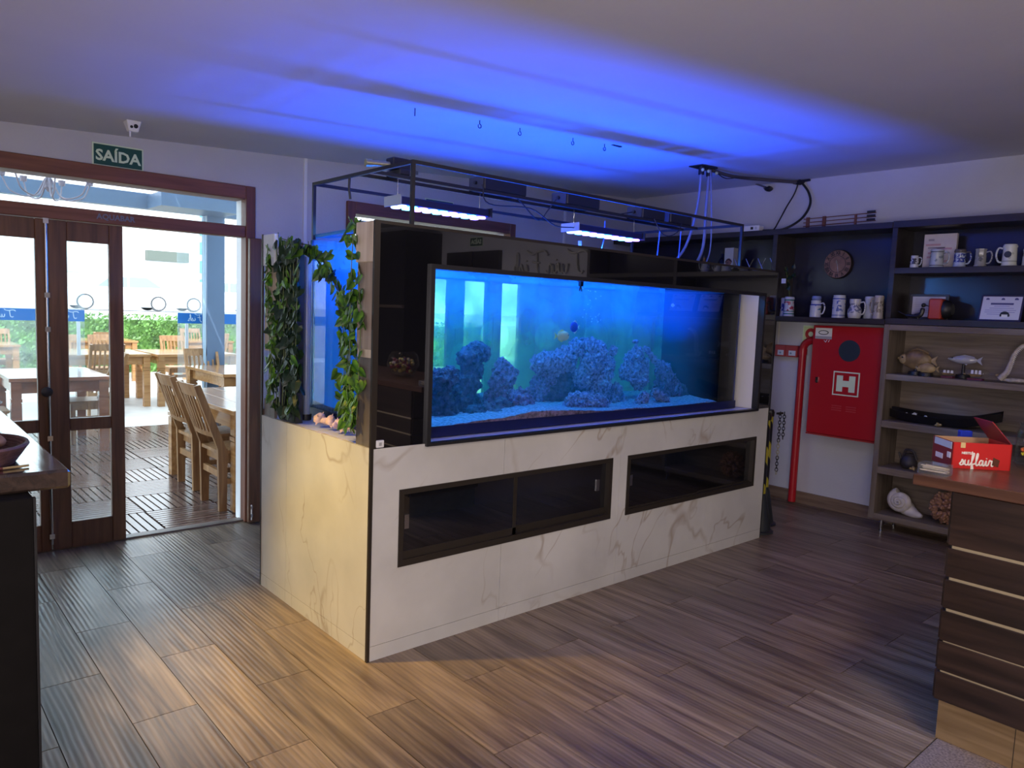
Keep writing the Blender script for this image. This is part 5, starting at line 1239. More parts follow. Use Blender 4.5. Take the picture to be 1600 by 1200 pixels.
src = None; srcb = None
for k in range(20):
    z = .86 - k * .023
    for side in ((0, .0), (1, .022)):
        if side[0] and k > 8: continue
        if src is None:
            m = MB(); m.tube([(.010 * math.cos(a), 0, .016 * math.sin(a)) for a in [j * 2 * PI / 10 for j in range(11)]], .003, 5); src = m.build('chain_link', W['black'], t, world=False); o = src
            srcb = share(src, 'chain_link', t); srcb.data = src.data.copy(); srcb.data.materials[0] = mat('pale_link', (.35, .32, .22), .5); srcb.location = Vector((3.672, .15, .86 - 20 * .023)) - t.location
        else: o = share(src if not 9 < k < 15 else srcb, 'chain_link', t)
        o.location = Vector((3.672 + side[1], .15 - side[1], z)) - t.location; o.rotation_euler = (0, 0, (k % 2) * PI / 2 + .6)
B(3.63, 3.70, .14, .16, .855, .87).build('hook', W['black'], t)

# ================================================================== RIGHT COUNTER
rc = thing('service_counter', 'dark wooden counter with gold lines at the right edge of the room', 'counter', (1.8, -3.2, 0))
CX, CY0, CY1 = 1.404, -1.795, -5.2
B(CX + .004, 2.05, CY1, CY0 - .004, .16, .955).build('carcass', W['black'], rc)
B(CX + .012, 2.04, CY1, CY0 - .012, 0, .155).build('plinth', wood('plinth_tile', (.13, .08, .035), (.21, .14, .07), 'Y', rough=.4), rc)
m = MB(); m.box(CX + .010, CX + .012, -2.06, -2.058, 0, .155); m.build('plinth_joint', W['grout'], rc)
rows = [(.160, .268), (.276, .385), (.391, .504), (.516, .624), (.636, .744), (.756, .955)]
for i, (a, b) in enumerate(rows):
    B(CX - .012, CX + .004, CY1, CY0, a, b).build('board', W['counter'], rc, bevel=.002)
    B(CX + .004, 2.05, CY0 - .004, CY0 + .010, a, b).build('board', W['counter'], rc, bevel=.002)
    if i < 5: B(CX - .005, CX + .004, CY1, CY0 - .012, b, rows[i + 1][0]).build('gold_line', W['brass'], rc)
ct = thing('counter_top', 'reddish wooden counter top carrying the red box', 'counter top', (1.75, -3.4, .957))
B(1.385, 2.12, CY1, -1.655, .957, .998).build('board', W['counter_top'], ct, bevel=.003)
zt = .9985
# chocolate box
bx = thing('chocolate_box', 'open red chocolate display box with a raised lid flap on the counter', 'box', (1.78, -1.75, zt))
def P2(x, y): 
    v = ray(x, y); t_ = (zt - CAM.z) / v.z; return CAM + v * t_
A_, B_ = P2(1486, 731), P2(1578, 736)
u = (B_ - A_); u.z = 0; LB = u.length; u.normalize(); nrm = Vector((-u.y, u.x, 0))
if nrm.dot(_f) < 0: nrm = -nrm
DB, HB = .17, .105
def bq(a, d, h): return A_ + u * a + nrm * d + Vector((0, 0, h))
def wall(a0, d0, a1, d1, h0, h1, t_=.004, nm='side', mt=None):
    e = Vector((a1 - a0, d1 - d0)); e.normalize(); px_, py_ = -e.y * t_, e.x * t_
    pts = [bq(a0, d0, h0), bq(a1, d1, h0), bq(a1 + px_, d1 + py_, h0), bq(a0 + px_, d0 + py_, h0), bq(a0, d0, h1), bq(a1, d1, h1), bq(a1 + px_, d1 + py_, h1), bq(a0 + px_, d0 + py_, h1)]
    return MB().hexa(pts).build(nm, mt, bx)
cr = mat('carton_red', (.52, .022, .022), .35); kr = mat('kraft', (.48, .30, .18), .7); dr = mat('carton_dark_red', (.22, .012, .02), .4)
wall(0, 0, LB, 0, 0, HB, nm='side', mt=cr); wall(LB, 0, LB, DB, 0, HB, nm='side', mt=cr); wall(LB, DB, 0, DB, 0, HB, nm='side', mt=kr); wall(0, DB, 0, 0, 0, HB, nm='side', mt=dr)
MB().hexa([bq(.005, .005, .0), bq(LB - .005, .005, .0), bq(LB - .005, DB - .005, .0), bq(.005, DB - .005, .0), bq(.005, .005, .06), bq(LB - .005, .005, .06), bq(LB - .005, DB - .005, .06), bq(.005, DB - .005, .06)]).build('inner_tray', kr, bx)
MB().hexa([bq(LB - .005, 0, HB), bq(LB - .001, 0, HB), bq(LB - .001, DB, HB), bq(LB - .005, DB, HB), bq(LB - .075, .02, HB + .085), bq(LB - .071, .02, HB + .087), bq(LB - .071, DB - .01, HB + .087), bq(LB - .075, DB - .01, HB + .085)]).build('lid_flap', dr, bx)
rz = math.atan2(u.y, u.x)
rot_b = (Matrix.Rotation(rz, 4, 'Z') @ Matrix.Rotation(PI / 2, 4, 'X')).to_euler()
pw = mat('print_white', (.78, .74, .70), .5)
fr_ = lambda a, h: bq(a, -.0012, h)
script('suflair', .050, fr_(LB * .42, HB * .33), rot_b, pw, bx, name='lettering', thick=.06, depth=.3)
text('NESTLÉ', .013, fr_(LB * .25, HB * .60), rot_b, pw, bx, bold=.0006)
MB().hexa([bq(LB * .13, -.001, HB * .80), bq(LB * .21, -.001, HB * .80), bq(LB * .21, .001, HB * .80), bq(LB * .13, .001, HB * .80), bq(LB * .13, -.001, HB), bq(LB * .21, -.001, HB), bq(LB * .21, .001, HB), bq(LB * .13, .001, HB)]).build('gold_seal', mat('seal_gold', (.62, .46, .22), .5), bx)
c = [bq(LB * .68, -.002, HB * .18), bq(LB * .79, -.002, HB * .12), bq(LB * .79, .001, HB * .12), bq(LB * .68, .001, HB * .18), bq(LB * .70, -.002, HB * .48), bq(LB * .81, -.002, HB * .38), bq(LB * .81, .001, HB * .38), bq(LB * .70, .001, HB * .48)]
MB().hexa(c).build('chocolate_picture', mat('choc', (.10, .03, .015), .5), bx)
lq = lambda d, h, o=-.0015: bq(o, d, h)
for d0, d1, h0, h1, mt_ in ((DB * .06, DB * .90, HB * .72, HB * .98, mat('tape_blue', (.5, .58, .68), .4)), (DB * .08, DB * .24, HB * .36, HB * .58, pw), (DB * .45, DB * .8, HB * .22, HB * .42, pw)):
    MB().hexa([lq(d0, h0), lq(d1, h0), lq(d1, h0, .001), lq(d0, h0, .001), lq(d0, h1), lq(d1, h1), lq(d1, h1, .001), lq(d0, h1, .001)]).build('side_print', mt_, bx)
t = thing('blue_packet', 'small blue packet standing behind the red box', 'packet', bq(LB * .62, DB + .04, 0))
q = bq(LB * .60, DB + .035, 0); MB().hexa([bq(LB * .53, DB + .02, 0), bq(LB * .75, DB + .02, 0), bq(LB * .75, DB + .05, 0), bq(LB * .53, DB + .05, 0), bq(LB * .53, DB + .02, .128), bq(LB * .75, DB + .02, .128), bq(LB * .75, DB + .05, .128), bq(LB * .53, DB + .05, .128)]).build('wrapper', mat('packet_blue', (.01, .03, .42), .4), t, bevel=.004)
MB().hexa([bq(LB * .55, DB + .0185, .09), bq(LB * .73, DB + .0185, .09), bq(LB * .73, DB + .021, .09), bq(LB * .55, DB + .021, .09), bq(LB * .55, DB + .0185, .10), bq(LB * .73, DB + .0185, .10), bq(LB * .73, DB + .021, .10), bq(LB * .55, DB + .021, .10)]).build('seam', mat('packet_seam', (.02, .06, .6), .4), t)
# toothpick box
A2, B2 = P2(1431, 752), P2(1478, 757)
t = thing('toothpick_box', 'clear plastic box of wooden toothpicks at the counter end', 'box', A2 + Vector((0, 0, 0)))
yc, xc = -1.70, 1.46
B(xc - .035, xc + .035, yc - .055, yc + .045, zt, zt + .040).build('box', glass('plastic', (.9, .92, .94), dirt_haze=.12), t)
for k in range(26):
    m = MB(); x = xc + random.uniform(-.026, .026); z = zt + .005 + random.uniform(0, .026); d = random.uniform(-.012, .012); m.cyl((x, yc - .048, z), (x + d, yc + .038, z + random.uniform(-.002, .004)), .0014, n=5); m.build('toothpick', W['pine'], t)
# candy jars
def candy_jar(label, x, y, r, h, lid):
    t = thing('candy_jar', label, 'jar', (x, y, zt), 'candy jars on the counter')
    m = MB(); m.lathe([(r * .85, 0), (r, .015), (r, h * .8), (r * .85, h * .92), (r * .9, h), (r * .86, h), (r * .82, h * .91), (r * .95, h * .78), (r * .95, .018), (.001, .012)], (x, y, zt), 24); m.build('glass', glass('jar_glass', (.95, .98, .97)), t, smooth=True)
    cols = [(.6, .12, .03), (.55, .03, .12), (.6, .5, .05), (.05, .3, .12), (.5, .2, .45), (.6, .6, .55)]
    for k in range(34):
        a = random.uniform(0, 2 * PI); rr = r * .74 * math.sqrt(random.random()); z = zt + .03 + (h * .68) * random.random()
        m = MB(); ci = k % 6; cc = Vector((x + rr * math.cos(a), y + rr * math.sin(a), z)); m.ball(cc, r * .18, 1, (1.5, .9, .8))
        m.build('candy', mat('candy_%d' % ci, cols[ci], .3), t, smooth=True)
    if lid: m = MB(); m.lathe([(r * .95, h), (r * .95, h + .015), (.02, h + .02), (.018, h + .04)], (x, y, zt), 20); m.build('lid', mat('lid_clear', (.5, .52, .52), .3), t, smooth=True)
candy_jar('glass jar of wrapped sweets behind the red box at the right edge', 1.97, -1.905, .075, .185, False)
candy_jar('second candy jar with lid, cut off by the right picture edge', 1.80, -2.06, .075, .19, True)
t = thing('fish_bowl', 'round glass bowl of wrapped chocolates mirrored in the black panel', 'bowl', (1.72, -2.42, zt))
m = MB(); m.lathe([(.05, 0), (.10, .03), (.135, .10), (.12, .17), (.09, .205), (.085, .205), (.115, .165), (.13, .10), (.095, .036), (.002, .01)], (1.72, -2.42, zt), 24); m.build('glass', MATS['jar_glass'], t, smooth=True)
for k in range(60):
    a = random.uniform(0, 2 * PI); rr = .10 * math.sqrt(random.random()); z = zt + .04 + .10 * random.random(); m = MB(); m.ball((1.72 + rr * math.cos(a), -2.42 + rr * math.sin(a), z), .018, 1); m.build('chocolate', [mat('foil_gold', (.6, .42, .1), .3, metal=.6), mat('foil_red', (.25, .01, .03), .3, metal=.3)][k % 2], t, smooth=True)

# ================================================================== LEFT COUNTER
lc = thing('bar_counter', 'dark bar counter at the left picture edge', 'counter', (-2.0, .8, 0))
B(-2.6, -1.252, -.205, 1.5, 0, .955).build('body', mat('bar_black', (.007, .006, .006), .75, spec=.12, var=.3, vscale=6), lc, bevel=.004)
B(-1.255, -1.248, -.212, -.19, 0, .955).build('edge_strip', W['black'], lc)
lt = thing('bar_slab', 'worn dark glossy wooden counter top reflecting the daylight', 'counter top', (-2.0, .8, .956))
m = B(-2.7, -1.143, -.132, 1.56, .956, 1.015)
lt_top = m.build('board', wood('worn_top', (.022, .016, .015), (.065, .042, .034), 'Y', rough=.12, bump=.25, vary=.02, coat=1.), lt, bevel=.008)
zt2 = 1.0155
wick = mat('wicker', (.11, .055, .06), .6, var=.4, vscale=40)
t = thing('wicker_basket', 'oval wicker basket of bread on the left counter', 'basket', (-1.36, .10, zt2))
m = MB(); cx, cyy = -1.365, .10
for k in range(7):
    f = k / 6; rx = .105 + .035 * f; ry = .14 + .04 * f; m.tube([(cx + rx * math.cos(a), cyy + ry * math.sin(a), zt2 + .008 + .052 * f) for a in [j * 2 * PI / 28 for j in range(29)]], .0075, 6, cap=False)
m.build('weave', wick, t, smooth=True)
m = MB(); m.lathe([(1, 0), (1, .008)], (0, 0, 0), 24)
for v in m.bm.verts: v.co = Vector((cx + v.co.x * .105, cyy + v.co.y * .14, zt2 + v.co.z))
m.build('bottom', wick, t)
bread = mat('bread', (.33, .19, .12), .8, var=.4, vscale=30)
for i, (x, y, z, r, sc_, lab) in enumerate([(-1.38, .05, .05, .05, (1, 1.3, .6), 'brown roll at the front of the basket'), (-1.33, .13, .06, .045, (1.2, 1., .6), 'pale roll at the right of the basket'), (-1.42, .17, .07, .05, (1, 1.2, .6), 'dark roll at the back of the basket')]):
    solo(MB().ball((x, y, zt2 + z), r, 3, sc_, .08, 3), 'bread_roll', bread, lab, 'bread', 'rolls in the basket', smooth=True)
t = thing('dark_bowl', 'dark shallow bowl further back on the left counter', 'bowl', (-1.33, 1.10, zt2)); m = MB(); m.lathe([(.05, 0), (.10, .02), (.16, .07), (.155, .07), (.095, .028), (.001, .012)], (-1.33, 1.10, zt2), 22); m.build('dish', mat('dark_bowl', (.02, .018, .022), .3), t, smooth=True); m = MB(); m.ball((-1.33, 1.10, zt2 + .05), .07, 3, (1, 1, .5), .2, 2); m.build('contents', wick, t, smooth=True)
t = thing('wooden_skewer', 'thin wooden stirrer lying at the front edge of the counter', 'stick', (-1.33, -.06, zt2)); m = MB(); m.cyl((-1.24, -.04, zt2 + .005), (-1.31, -.055, zt2 + .005), .004, n=6); m.build('stick', br2, t); m = MB(); m.cyl((-1.31, -.055, zt2 + .005), (-1.45, -.085, zt2 + .005), .005, n=6); m.build('grip', mat('grip_red', (.10, .02, .02), .5), t)

# ================================================================== ROOM BEHIND THE CAMERA (seen in the black glass)
wl = thing('restaurant_sign', 'silver script letters of the restaurant on the grey wall, mirrored in the black glass', 'sign', (4.49, -3.65, 2.1))
script('Twin Fish', .26, (4.48, -3.66, 2.13), ROT['right'], mat('silver_letter', (.55, .54, .50), .4, metal=.3), wl, thick=.05)
tD = struct(thing('door_4', None, None, (4.45, -5.05, 0))); tD['label'] = 'dark doorway mirrored in the black glass above the tank'
B(4.44, 4.499, -5.6, -4.5, 0, 2.33).build('leaf', W['black'], tD); B(4.42, 4.445, -5.08, -5.02, 0, 2.33).build('stile', W['dark_wood'], tD)
cb = thing('tall_cupboard', 'tall dark cupboard at the far end of the room, mirrored in the black glass', 'cupboard', (4.2, -7, 0))
B(3.9, 4.499, -8.15, -5.8, 0, 2.6).build('body', mat('cupboard_black', (.012, .012, .016), .4), cb); B(3.87, 3.9, -8.15, -5.8, 1.56, 1.60).build('shelf_edge', W['oak'], cb)

# ================================================================== PATIO
patio = struct(B(-7, 9, 2.53, 7.0, -.10, -.024).build('floor', mat('deck_base', (.10, .07, .055), .8)))
dk = wood('deck_wood', (.085, .048, .038), (.18, .11, .09), 'X', rough=.2, vary=.2)
m = MB(); s = .5; n = 9
for k in range(n):
    a = -s / 2 + .006 + (s - .012) * k / n; m.box(-s / 2 + .004, s / 2 - .004, a + .006, a + (s - .012) / n - .006, -.016, 0)
for x in (-.19, 0, .19): m.box(x - .02, x + .02, -s / 2 + .006, s / 2 - .006, -.024, -.016)
src = m.build('deck_tile', dk, patio, world=False)
first = True
for i in range(-4, 8):
    for j in range(9):
        o = src if first else share(src, 'deck_tile', patio); first = False
        o.location = (-.1 + i * s + .25, 2.55 + j * s + .25 - .05, 0); o.rotation_euler = (0, 0, (PI / 2 if (i + j) % 2 else 0))
struct(B(-30, 40, 7.0, 16, -.10, -.002).build('floor', mat('stone_floor', (.55, .52, .48), .5, var=.12, vscale=3)))
struct(B(-60, 90, 19, 90, -.12, 1.05).build('floor', mat('street', (.45, .45, .46), .8, var=.1, vscale=2)))
# canopy
cp = struct(thing('ceiling', None, None, (1, 5, 2.8)))
cm = bpy.data.materials.new('canopy_sheet'); cm.use_nodes = True; nt = cm.node_tree; nt.nodes.remove(nt.nodes['Principled BSDF'])
d1 = nt.nodes.new('ShaderNodeBsdfTranslucent'); d1.inputs[0].default_value = (.8, .88, .92, 1); d2 = nt.nodes.new('ShaderNodeBsdfDiffuse'); d2.inputs[0].default_value = (.8, .85, .88, 1); mxs = nt.nodes.new('ShaderNodeMixShader'); mxs.inputs[0].default_value = .3
nt.links.new(d1.outputs[0], mxs.inputs[1]); nt.links.new(d2.outputs[0], mxs.inputs[2]); nt.links.new(mxs.outputs[0], nt.nodes['Material Output'].inputs['Surface'])
for k in range(8): B(-6 + k * 1.75 + .01, -6 + (k + 1) * 1.75 - .01, 2.55, 7.3, 3.1, 3.11).build('roof_panel', cm, cp)
blu = mat('blue_steel', (.10, .16, .26), .4)
for x in (-1.0, 1.8): B(x - .05, x + .05, 2.55, 7.1, 2.98, 3.095).build('beam', W['white'], cp)
B(-6, 8, 6.95, 7.08, 2.62, 2.80).build('beam', blu, cp)
B(1.0, 1.9, 6.4, 6.94, 2.62, 2.78).build('beam', blu, cp)
for i, (x, lab) in enumerate([(1.80, 'blue steel patio column at the right of the open doorway'), (-2.6, 'blue steel patio column at the far left')]):
    t = thing('patio_column', lab, 'column', (x, 7.02, 0), 'patio columns'); B(x - .11, x + .11, 6.93, 7.12, .01, 2.62).build('shaft', blu, t); m = MB(); m.cyl((x - .14, 6.94, 0), (x - .14, 6.94, 2.6), .018, n=8); m.build('downpipe', mat('pale_blue', (.35, .5, .62), .4), t); B(x - .14, x + .14, 6.9, 7.15, 0, .012).build('foot_plate', blu, t)
# glass wind screens with the blue band
bb = mat('band_blue', (.01, .16, .52), .5)
for i, (x0, x1, lab) in enumerate([(-3.2, .372, 'glass wind screen with blue lettered band left of the gap'), (1.41, 4.6, 'glass wind screen with blue lettered band right of the gap')]):
    t = thing('wind_screen', lab, 'glass screen', ((x0 + x1) / 2, 7.2, 0), 'patio wind screens'); yy = 7.20
    w_ = (x1 - x0) / 3
    for k in range(3):
        B(x0 + k * w_ + .004, x0 + (k + 1) * w_ - .004, yy - .005, yy + .005, .01, 2.6).build('pane', glass('screen_glass', (.93, .98, .99), dirt_haze=.12), t)
        B(x0 + k * w_ + .004, x0 + (k + 1) * w_ - .004, yy - .009, yy - .006, 1.258, 1.392).build('blue_band', bb, t)
    nn = 3
    for k in range(5):
        xx = x0 + .33 + k * .62 if i else x1 - .28 - k * .62
        if x0 + .2 < xx < x1 - .2: script('Twin Fish', .085, (xx, yy - .010, 1.325), (PI / 2, 0, PI), mat('band_letter', (.55, .72, .85), .5), t, thick=.05, depth=.2)
    hx = .30 if i == 0 else 1.52
    B(hx - .018, hx + .018, yy - .03, yy - .01, .86, 1.255).build('handle', mat('handle_white', (.7, .75, .78), .3), t)
    B(x0, x1, yy - .02, yy + .02, 0, .012).build('floor_track', W['steel'], t)

# chairs and tables
def make_chair(label):
    t = thing('patio_chair', label, 'chair', (0, 0, 0), 'slatted patio chairs'); c = W['chairwood']
    bld = dict(world=False)
    for s_ in (1, -1):
        y = s_ * .19
        m = MB(); m.hexa([(-.19, y - .016, 0), (-.135, y - .016, 0), (-.135, y + .016, 0), (-.19, y + .016, 0), (-.20, y - .016, .47), (-.13, y - .016, .47), (-.13, y + .016, .47), (-.20, y + .016, .47)])
        m.hexa([(-.20, y - .016, .47), (-.12, y - .016, .42), (-.12, y + .016, .42), (-.20, y + .016, .47), (-.37, y - .016, .94), (-.325, y - .016, .95), (-.325, y + .016, .95), (-.37, y + .016, .94)])
        m.build('leg', c, t, **bld)
        MB().box(.16, .205, y - .018, y + .018, 0, .43).build('leg', c, t, **bld)
        MB().box(-.14, .17, y - .010, y + .010, .20, .24).build('stretcher', c, t, **bld)
    MB().box(-.18, -.155, -.175, .175, .25, .30).build('stretcher', c, t, **bld)
    m = MB()
    m.hexa([(-.19, -.2, .43), (.22, -.2, .43), (.22, .2, .43), (-.19, .2, .43), (-.19, -.2, .455), (.23, -.205, .455), (.23, .205, .455), (-.19, .2, .455)]); m.box(-.15, .17, -.185, .185, .36, .43)
    m.build('seat', c, t, **bld)
    def back_pt(z, y): return (-.20 - (z - .47) / .47 * .16 - .02 * (1 - (y / .19) ** 2), y, z)
    for (za, zb_, nm) in ((.86, .95, 'rail'), (.56, .60, 'rail')):
        m = MB(); ys = [-.175, -.09, 0, .09, .175]
        for k in range(4):
            q = [back_pt(za, ys[k]), back_pt(za, ys[k + 1]), back_pt(zb_, ys[k]), back_pt(zb_, ys[k + 1])]
            o2 = lambda p: (p[0] + .02, p[1], p[2])
            m.hexa([q[0], o2(q[0]), o2(q[1]), q[1], q[2], o2(q[2]), o2(q[3]), q[3]])
        m.build(nm, c, t, **bld)
    for k in range(6):
        y = -.14 + k * .056; a, b = back_pt(.60, y), back_pt(.86, y); m = MB()
        m.hexa([(a[0] + .003, y - .011, .59), (a[0] + .015, y - .011, .59), (a[0] + .015, y + .011, .59), (a[0] + .003, y + .011, .59), (b[0] + .003, y - .011, .865), (b[0] + .015, y - .011, .865), (b[0] + .015, y + .011, .865), (b[0] + .003, y + .011, .865)]); m.build('slat', c, t, **bld)
    return t
def make_table(label, L_, W_, mt, leg=.085, zt_=.76):
    t = thing('patio_table', label, 'table', (0, 0, 0), 'wooden patio tables')
    nb = 4
    for k in range(nb):
        y0 = -W_ / 2 + W_ * k / nb; MB().box(-L_ / 2, L_ / 2, y0 + .0015, y0 + W_ / nb - .0015, zt_ - .035, zt_).build('top_board', mt, t, world=False, bevel=.002)
    m = MB(); a, b = L_ / 2 - .05, W_ / 2 - .05
    m.box(-a, a, -b, -b + .022, zt_ - .15, zt_ - .036); m.box(-a, a, b - .022, b, zt_ - .15, zt_ - .036); m.box(-a, -a + .022, -b + .022, b - .022, zt_ - .15, zt_ - .036); m.box(a - .022, a, -b + .022, b - .022, zt_ - .15, zt_ - .036); m.build('apron', mt, t, world=False)
    for sx in (1, -1):
        for sy in (1, -1):
            x, y, h = sx * (a - .01), sy * (b - .01), leg / 2; m = MB()
            for z0, z1, d in ((0, zt_ - .24, 0), (zt_ - .24, zt_ - .23, -.008), (zt_ - .23, zt_ - .20, .004), (zt_ - .20, zt_ - .19, -.008), (zt_ - .19, zt_ - .036, 0)): m.box(x - h - d, x + h + d, y - h - d, y + h + d, z0, z1)
            m.build('leg', mt, t, world=False)
    return t
TB = [('table just outside the doorway with two chairs at its side', .80, 3.42, 1.6, .80, PI / 2, 'tablewood', None),
      ('reddish table seen through the left door leaf', -.17, 6.10, .86, 1.15, 0, 'darktable', None),
      ('honey coloured table at the right, behind the doorway table', 1.92, 6.05, 1.15, 1.25, 0, 'tablewood', 0),
      ('long table in the middle left, behind the reddish one', .95, 9.35, 1.15, 1.25, 0, 'tablewood', 0),
      ('long table in the middle right with a carved front leg', 2.15, 9.25, 1.15, 1.25, 0, 'tablewood', 0),
      ('far table before the hedge, in the middle of the opening', 3.6, 12.9, 1.0, 1.0, 0, 'tablewood', 0),
      ('far table before the hedge, left side of the opening', 1.7, 12.9, 1.2, 1.0, 0, 'tablewood', 0),
      ('far table before the hedge behind the right wind screen', 5.0, 12.6, 1.2, 1.0, 0, 'tablewood', 0),
      ('far table behind the left wind screen', -.4, 11.5, 1.3, .9, 0, 'tablewood', 0)]
for lab, x, y, L_, W_, rz, mt_, _ in TB:
    o = make_table(lab, L_, W_, W[mt_]); o.location = (x, y, 0); o.rotation_euler = (0, 0, rz)
CH = [('slatted chair nearest the door, at the doorway table', .525, 2.92, 0), ('slatted chair beside the nearest one, further from the door', .575, 3.645, 0),
      ('orange chair at the far side of the honey coloured table', 1.62, 6.62, -PI / 2), ('chair at the right end of the honey coloured table', 2.35, 5.05, PI / 2 + .2),
      ('chair at the right side of the reddish table, tilted in view', .20, 6.25, PI), ('chair at the left side of the reddish table', -.82, 5.75, 0),
      ('chair with its back to the room before the middle left table', .78, 8.30, PI / 2), ('chair behind the middle left table', .75, 10.25, -PI / 2),
      ('second chair behind the middle left table', 1.30, 10.3, -PI / 2), ('chair behind the middle right table', 2.35, 10.2, -PI / 2),
      ('chair before the middle right table, seen through the screen', 2.75, 8.3, PI / 2), ('chair before the far middle table', 3.45, 11.9, PI / 2 + .1),
      ('chair behind the far middle table against the hedge', 3.75, 13.7, -PI / 2), ('chair to the right of the far middle table', 4.15, 12.1, PI / 2),
      ('chair before the far left table', 1.6, 12.0, PI / 2), ('chair before the far right table', 5.1, 11.7, PI / 2),
      ('chair at the far left behind the wind screen', .1, 12.3, -PI / 2), ('second chair at the far left behind the wind screen', -.55, 12.3, -PI / 2),
      ('chair behind the far right table', 5.0, 13.5, -PI / 2)]
c0 = None
for lab, x, y, rz in CH:
    if c0 is None: c0 = make_chair(lab); o = c0
    else: o = copy_tree(c0); o['label'] = lab
    o.location = (x, y, 0); o.rotation_euler = (0, 0, rz)
# chandelier under the canopy
t = thing('chandelier', 'curved iron chandelier hanging above the patio, seen through the transom', 'chandelier', (-.50, 4.0, 2.3)); im = mat('chandelier_iron', (.25, .20, .24), .5)
m = MB(); m.cyl((-.5, 4, 2.42), (-.5, 4, 3.1), .008, n=8); m.lathe([(.01, 0), (.03, .03), (.02, .10), (.008, .14)], (-.5, 4, 2.34), 12); m.build('stem', im, t, smooth=True)
for k in range(7):
    a = 2 * PI * k / 7 + .2; dx, dy = math.cos(a), math.sin(a)
    m = MB(); m.tube(crom([(-.5 + dx * .02, 4 + dy * .02, 2.44), (-.5 + dx * .10, 4 + dy * .10, 2.30), (-.5 + dx * .24, 4 + dy * .24, 2.32), (-.5 + dx * .30, 4 + dy * .30, 2.43)]), .006, 6)
    m.cyl((-.5 + dx * .30, 4 + dy * .30, 2.43), (-.5 + dx * .30, 4 + dy * .30, 2.47), .022, .028, 8); m.build('arm', im, t, smooth=True)
# hedge
def foliage(name, label, cat, x0, x1, y0, y1, z0, z1, n, size, cols):
    m = MB()
    for k in range(n):
        x, y, z = random.uniform(x0, x1), random.uniform(y0, y1), random.uniform(z0, z1)
        if random.random() < .6: y = y0 + abs(random.gauss(0, .08))
        z = min(z, z1 + .06 * noise.noise((x * 2, y, 0)))
        d = Vector((random.gauss(0, 1), -1 + random.gauss(0, .7), random.gauss(.3, .7))).normalized(); a = d.orthogonal().normalized() * size * random.uniform(.6, 1.3); b = d.cross(a) * .55
        c = Vector((x, y, z)); m.bm.faces.new([m.bm.verts.new(c - a), m.bm.verts.new(c - b), m.bm.verts.new(c + a), m.bm.verts.new(c + b)])
    m.box(x0 + .1, x1 - .1, y0 + .12, y1, z0, z1 - .12)
    me = m.build(name, cols, None)
    return tag(me, label, cat, kind='stuff')
foliage('hedge', 'clipped green hedge along the street beyond the patio', 'hedge', -4, 12, 14.2, 15.0, 0, 1.22, 18000, .038, mat('hedge_leaf', (.10, .22, .045), .5, var=.6, vscale=3))
t = thing('palm_plant', 'pale green palm fronds behind the left wind screen', 'plant', (-1.0, 15.6, 0))
m = MB(); m.cyl((-1, 15.6, 0), (-1, 15.6, 1.3), .08, n=8); m.build('trunk', br2, t)
for k in range(10):
    a = k * .63; dx, dy = math.cos(a), math.sin(a); m = MB()
    for q in range(6):
        f0, f1 = q / 6, (q + 1) / 6; pz = lambda f: 1.3 + 1.1 * f - .9 * f * f
        w0, w1 = .10 * (1 - abs(f0 - .3)), .10 * (1 - abs(f1 - .3)); p0 = Vector((-1 + dx * f0 * 1.1, 15.6 + dy * f0 * 1.1, pz(f0))); p1 = Vector((-1 + dx * f1 * 1.1, 15.6 + dy * f1 * 1.1, pz(f1))); sd = Vector((-dy, dx, 0))
        m.hexa([p0 - sd * w0, p1 - sd * w1, p1 + sd * w1, p0 + sd * w0, p0 - sd * w0 + Vector((0, 0, .01)), p1 - sd * w1 + Vector((0, 0, .01)), p1 + sd * w1 + Vector((0, 0, .01)), p0 + sd * w0 + Vector((0, 0, .01))])
    m.build('frond', mat('frond', (.30, .45, .22), .5), t)
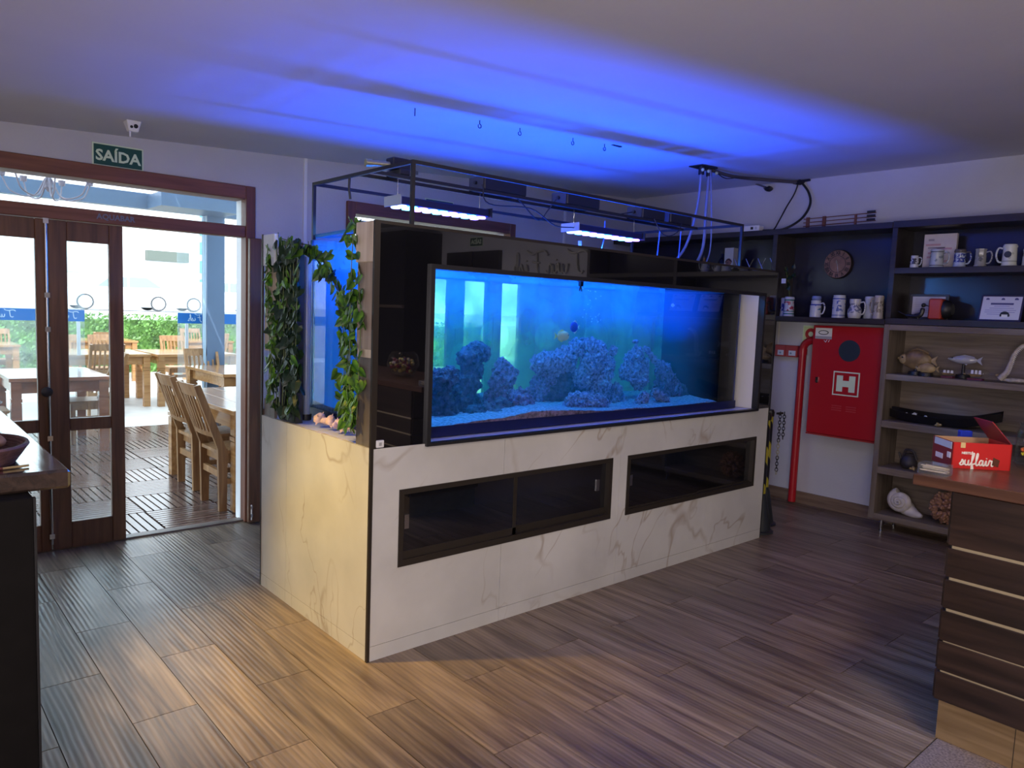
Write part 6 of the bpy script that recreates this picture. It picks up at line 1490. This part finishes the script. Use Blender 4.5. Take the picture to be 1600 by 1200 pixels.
# cars
def car(label, x, y, mt, L_=4.2, group='parked cars'):
    t = thing('parked_car', label, 'car', (x, y, 1.05), group)
    prof = [(-.5, .16), (-.5, .62), (-.46, .82), (-.25, .90), (-.12, 1.34), (.22, 1.40), (.40, .95), (.5, .88), (.5, .16)]
    m = MB(); m.prism([(a * L_, z) for a, z in prof], 1.6, lambda a, b, c: (a, c - .8, b)); m.build('body', mt, t, world=False, bevel=.03)
    m = MB(); m.prism([(-.21 * L_, .93), (-.11 * L_, 1.28), (.04 * L_, 1.32), (.04 * L_, .93)], 1.63, lambda a, b, c: (a, c - .815, b)); m.prism([(.06 * L_, .93), (.06 * L_, 1.32), (.21 * L_, 1.32), (.34 * L_, .95)], 1.63, lambda a, b, c: (a, c - .815, b)); m.build('side_window', mat('car_glass', (.22, .30, .32), .2), t, world=False)
    for a in (-.31, .31):
        for s_ in (-1, 1):
            m = MB(); m.lathe([(.22, -.1), (.30, -.1), (.30, .1), (.22, .1)], (a * L_, s_ * .73, .32), 20, 'Y'); w0 = m.build('wheel', mat('tyre', (.06, .065, .07), .7), t, world=False, smooth=True)
            m = MB(); m.lathe([(.24, -.105), (.05, -.115)] if s_ < 0 else [(.24, .105), (.05, .115)], (a * L_, s_ * .73, .32), 16, 'Y'); m.build('hub_cap', mat('hub', (.6, .62, .64), .4), w0, world=False)
car('white car parked on the street beyond the hedge, left in the opening', 6.1, 30.0, mat('car_white', (.80, .82, .84), .3))
car('second white car parked on the street at the right of the opening', 10.4, 31.0, MATS['car_white'])
# buildings across the street
t = thing('street_building', 'pale building across the street with a dark balcony grille', 'building', (8, 34, 0))
B(-12, 10.6, 34, 44, 0, 9).build('wall', mat('pale_plaster', (.80, .80, .79), .8), t)
B(8.2, 10.0, 33.6, 33.99, 3.3, 3.75).build('grille', mat('grille', (.10, .12, .10), .6), t)
for x in (-8, -4, 0, 4): B(x, x + 1.6, 33.93, 33.99, 2.6, 4.2).build('window', mat('far_window', (.45, .58, .62), .3), t)
t = thing('office_building', 'white tower with stacked teal windows beside the blue column', 'building', (14, 36, 0))
B(10.7, 22, 35, 45, 0, 12).build('wall', mat('white_plaster', (.85, .86, .86), .8), t)
for k in range(6): B(10.95, 11.75, 34.94, 34.999, 2.0 + k * .9, 2.6 + k * .9).build('window', mat('teal_window', (.12, .55, .58), .3), t)
B(12.2, 16, 34.9, 34.999, 2.9, 3.2).build('ledge', mat('far_grey', (.4, .5, .58), .6), t)
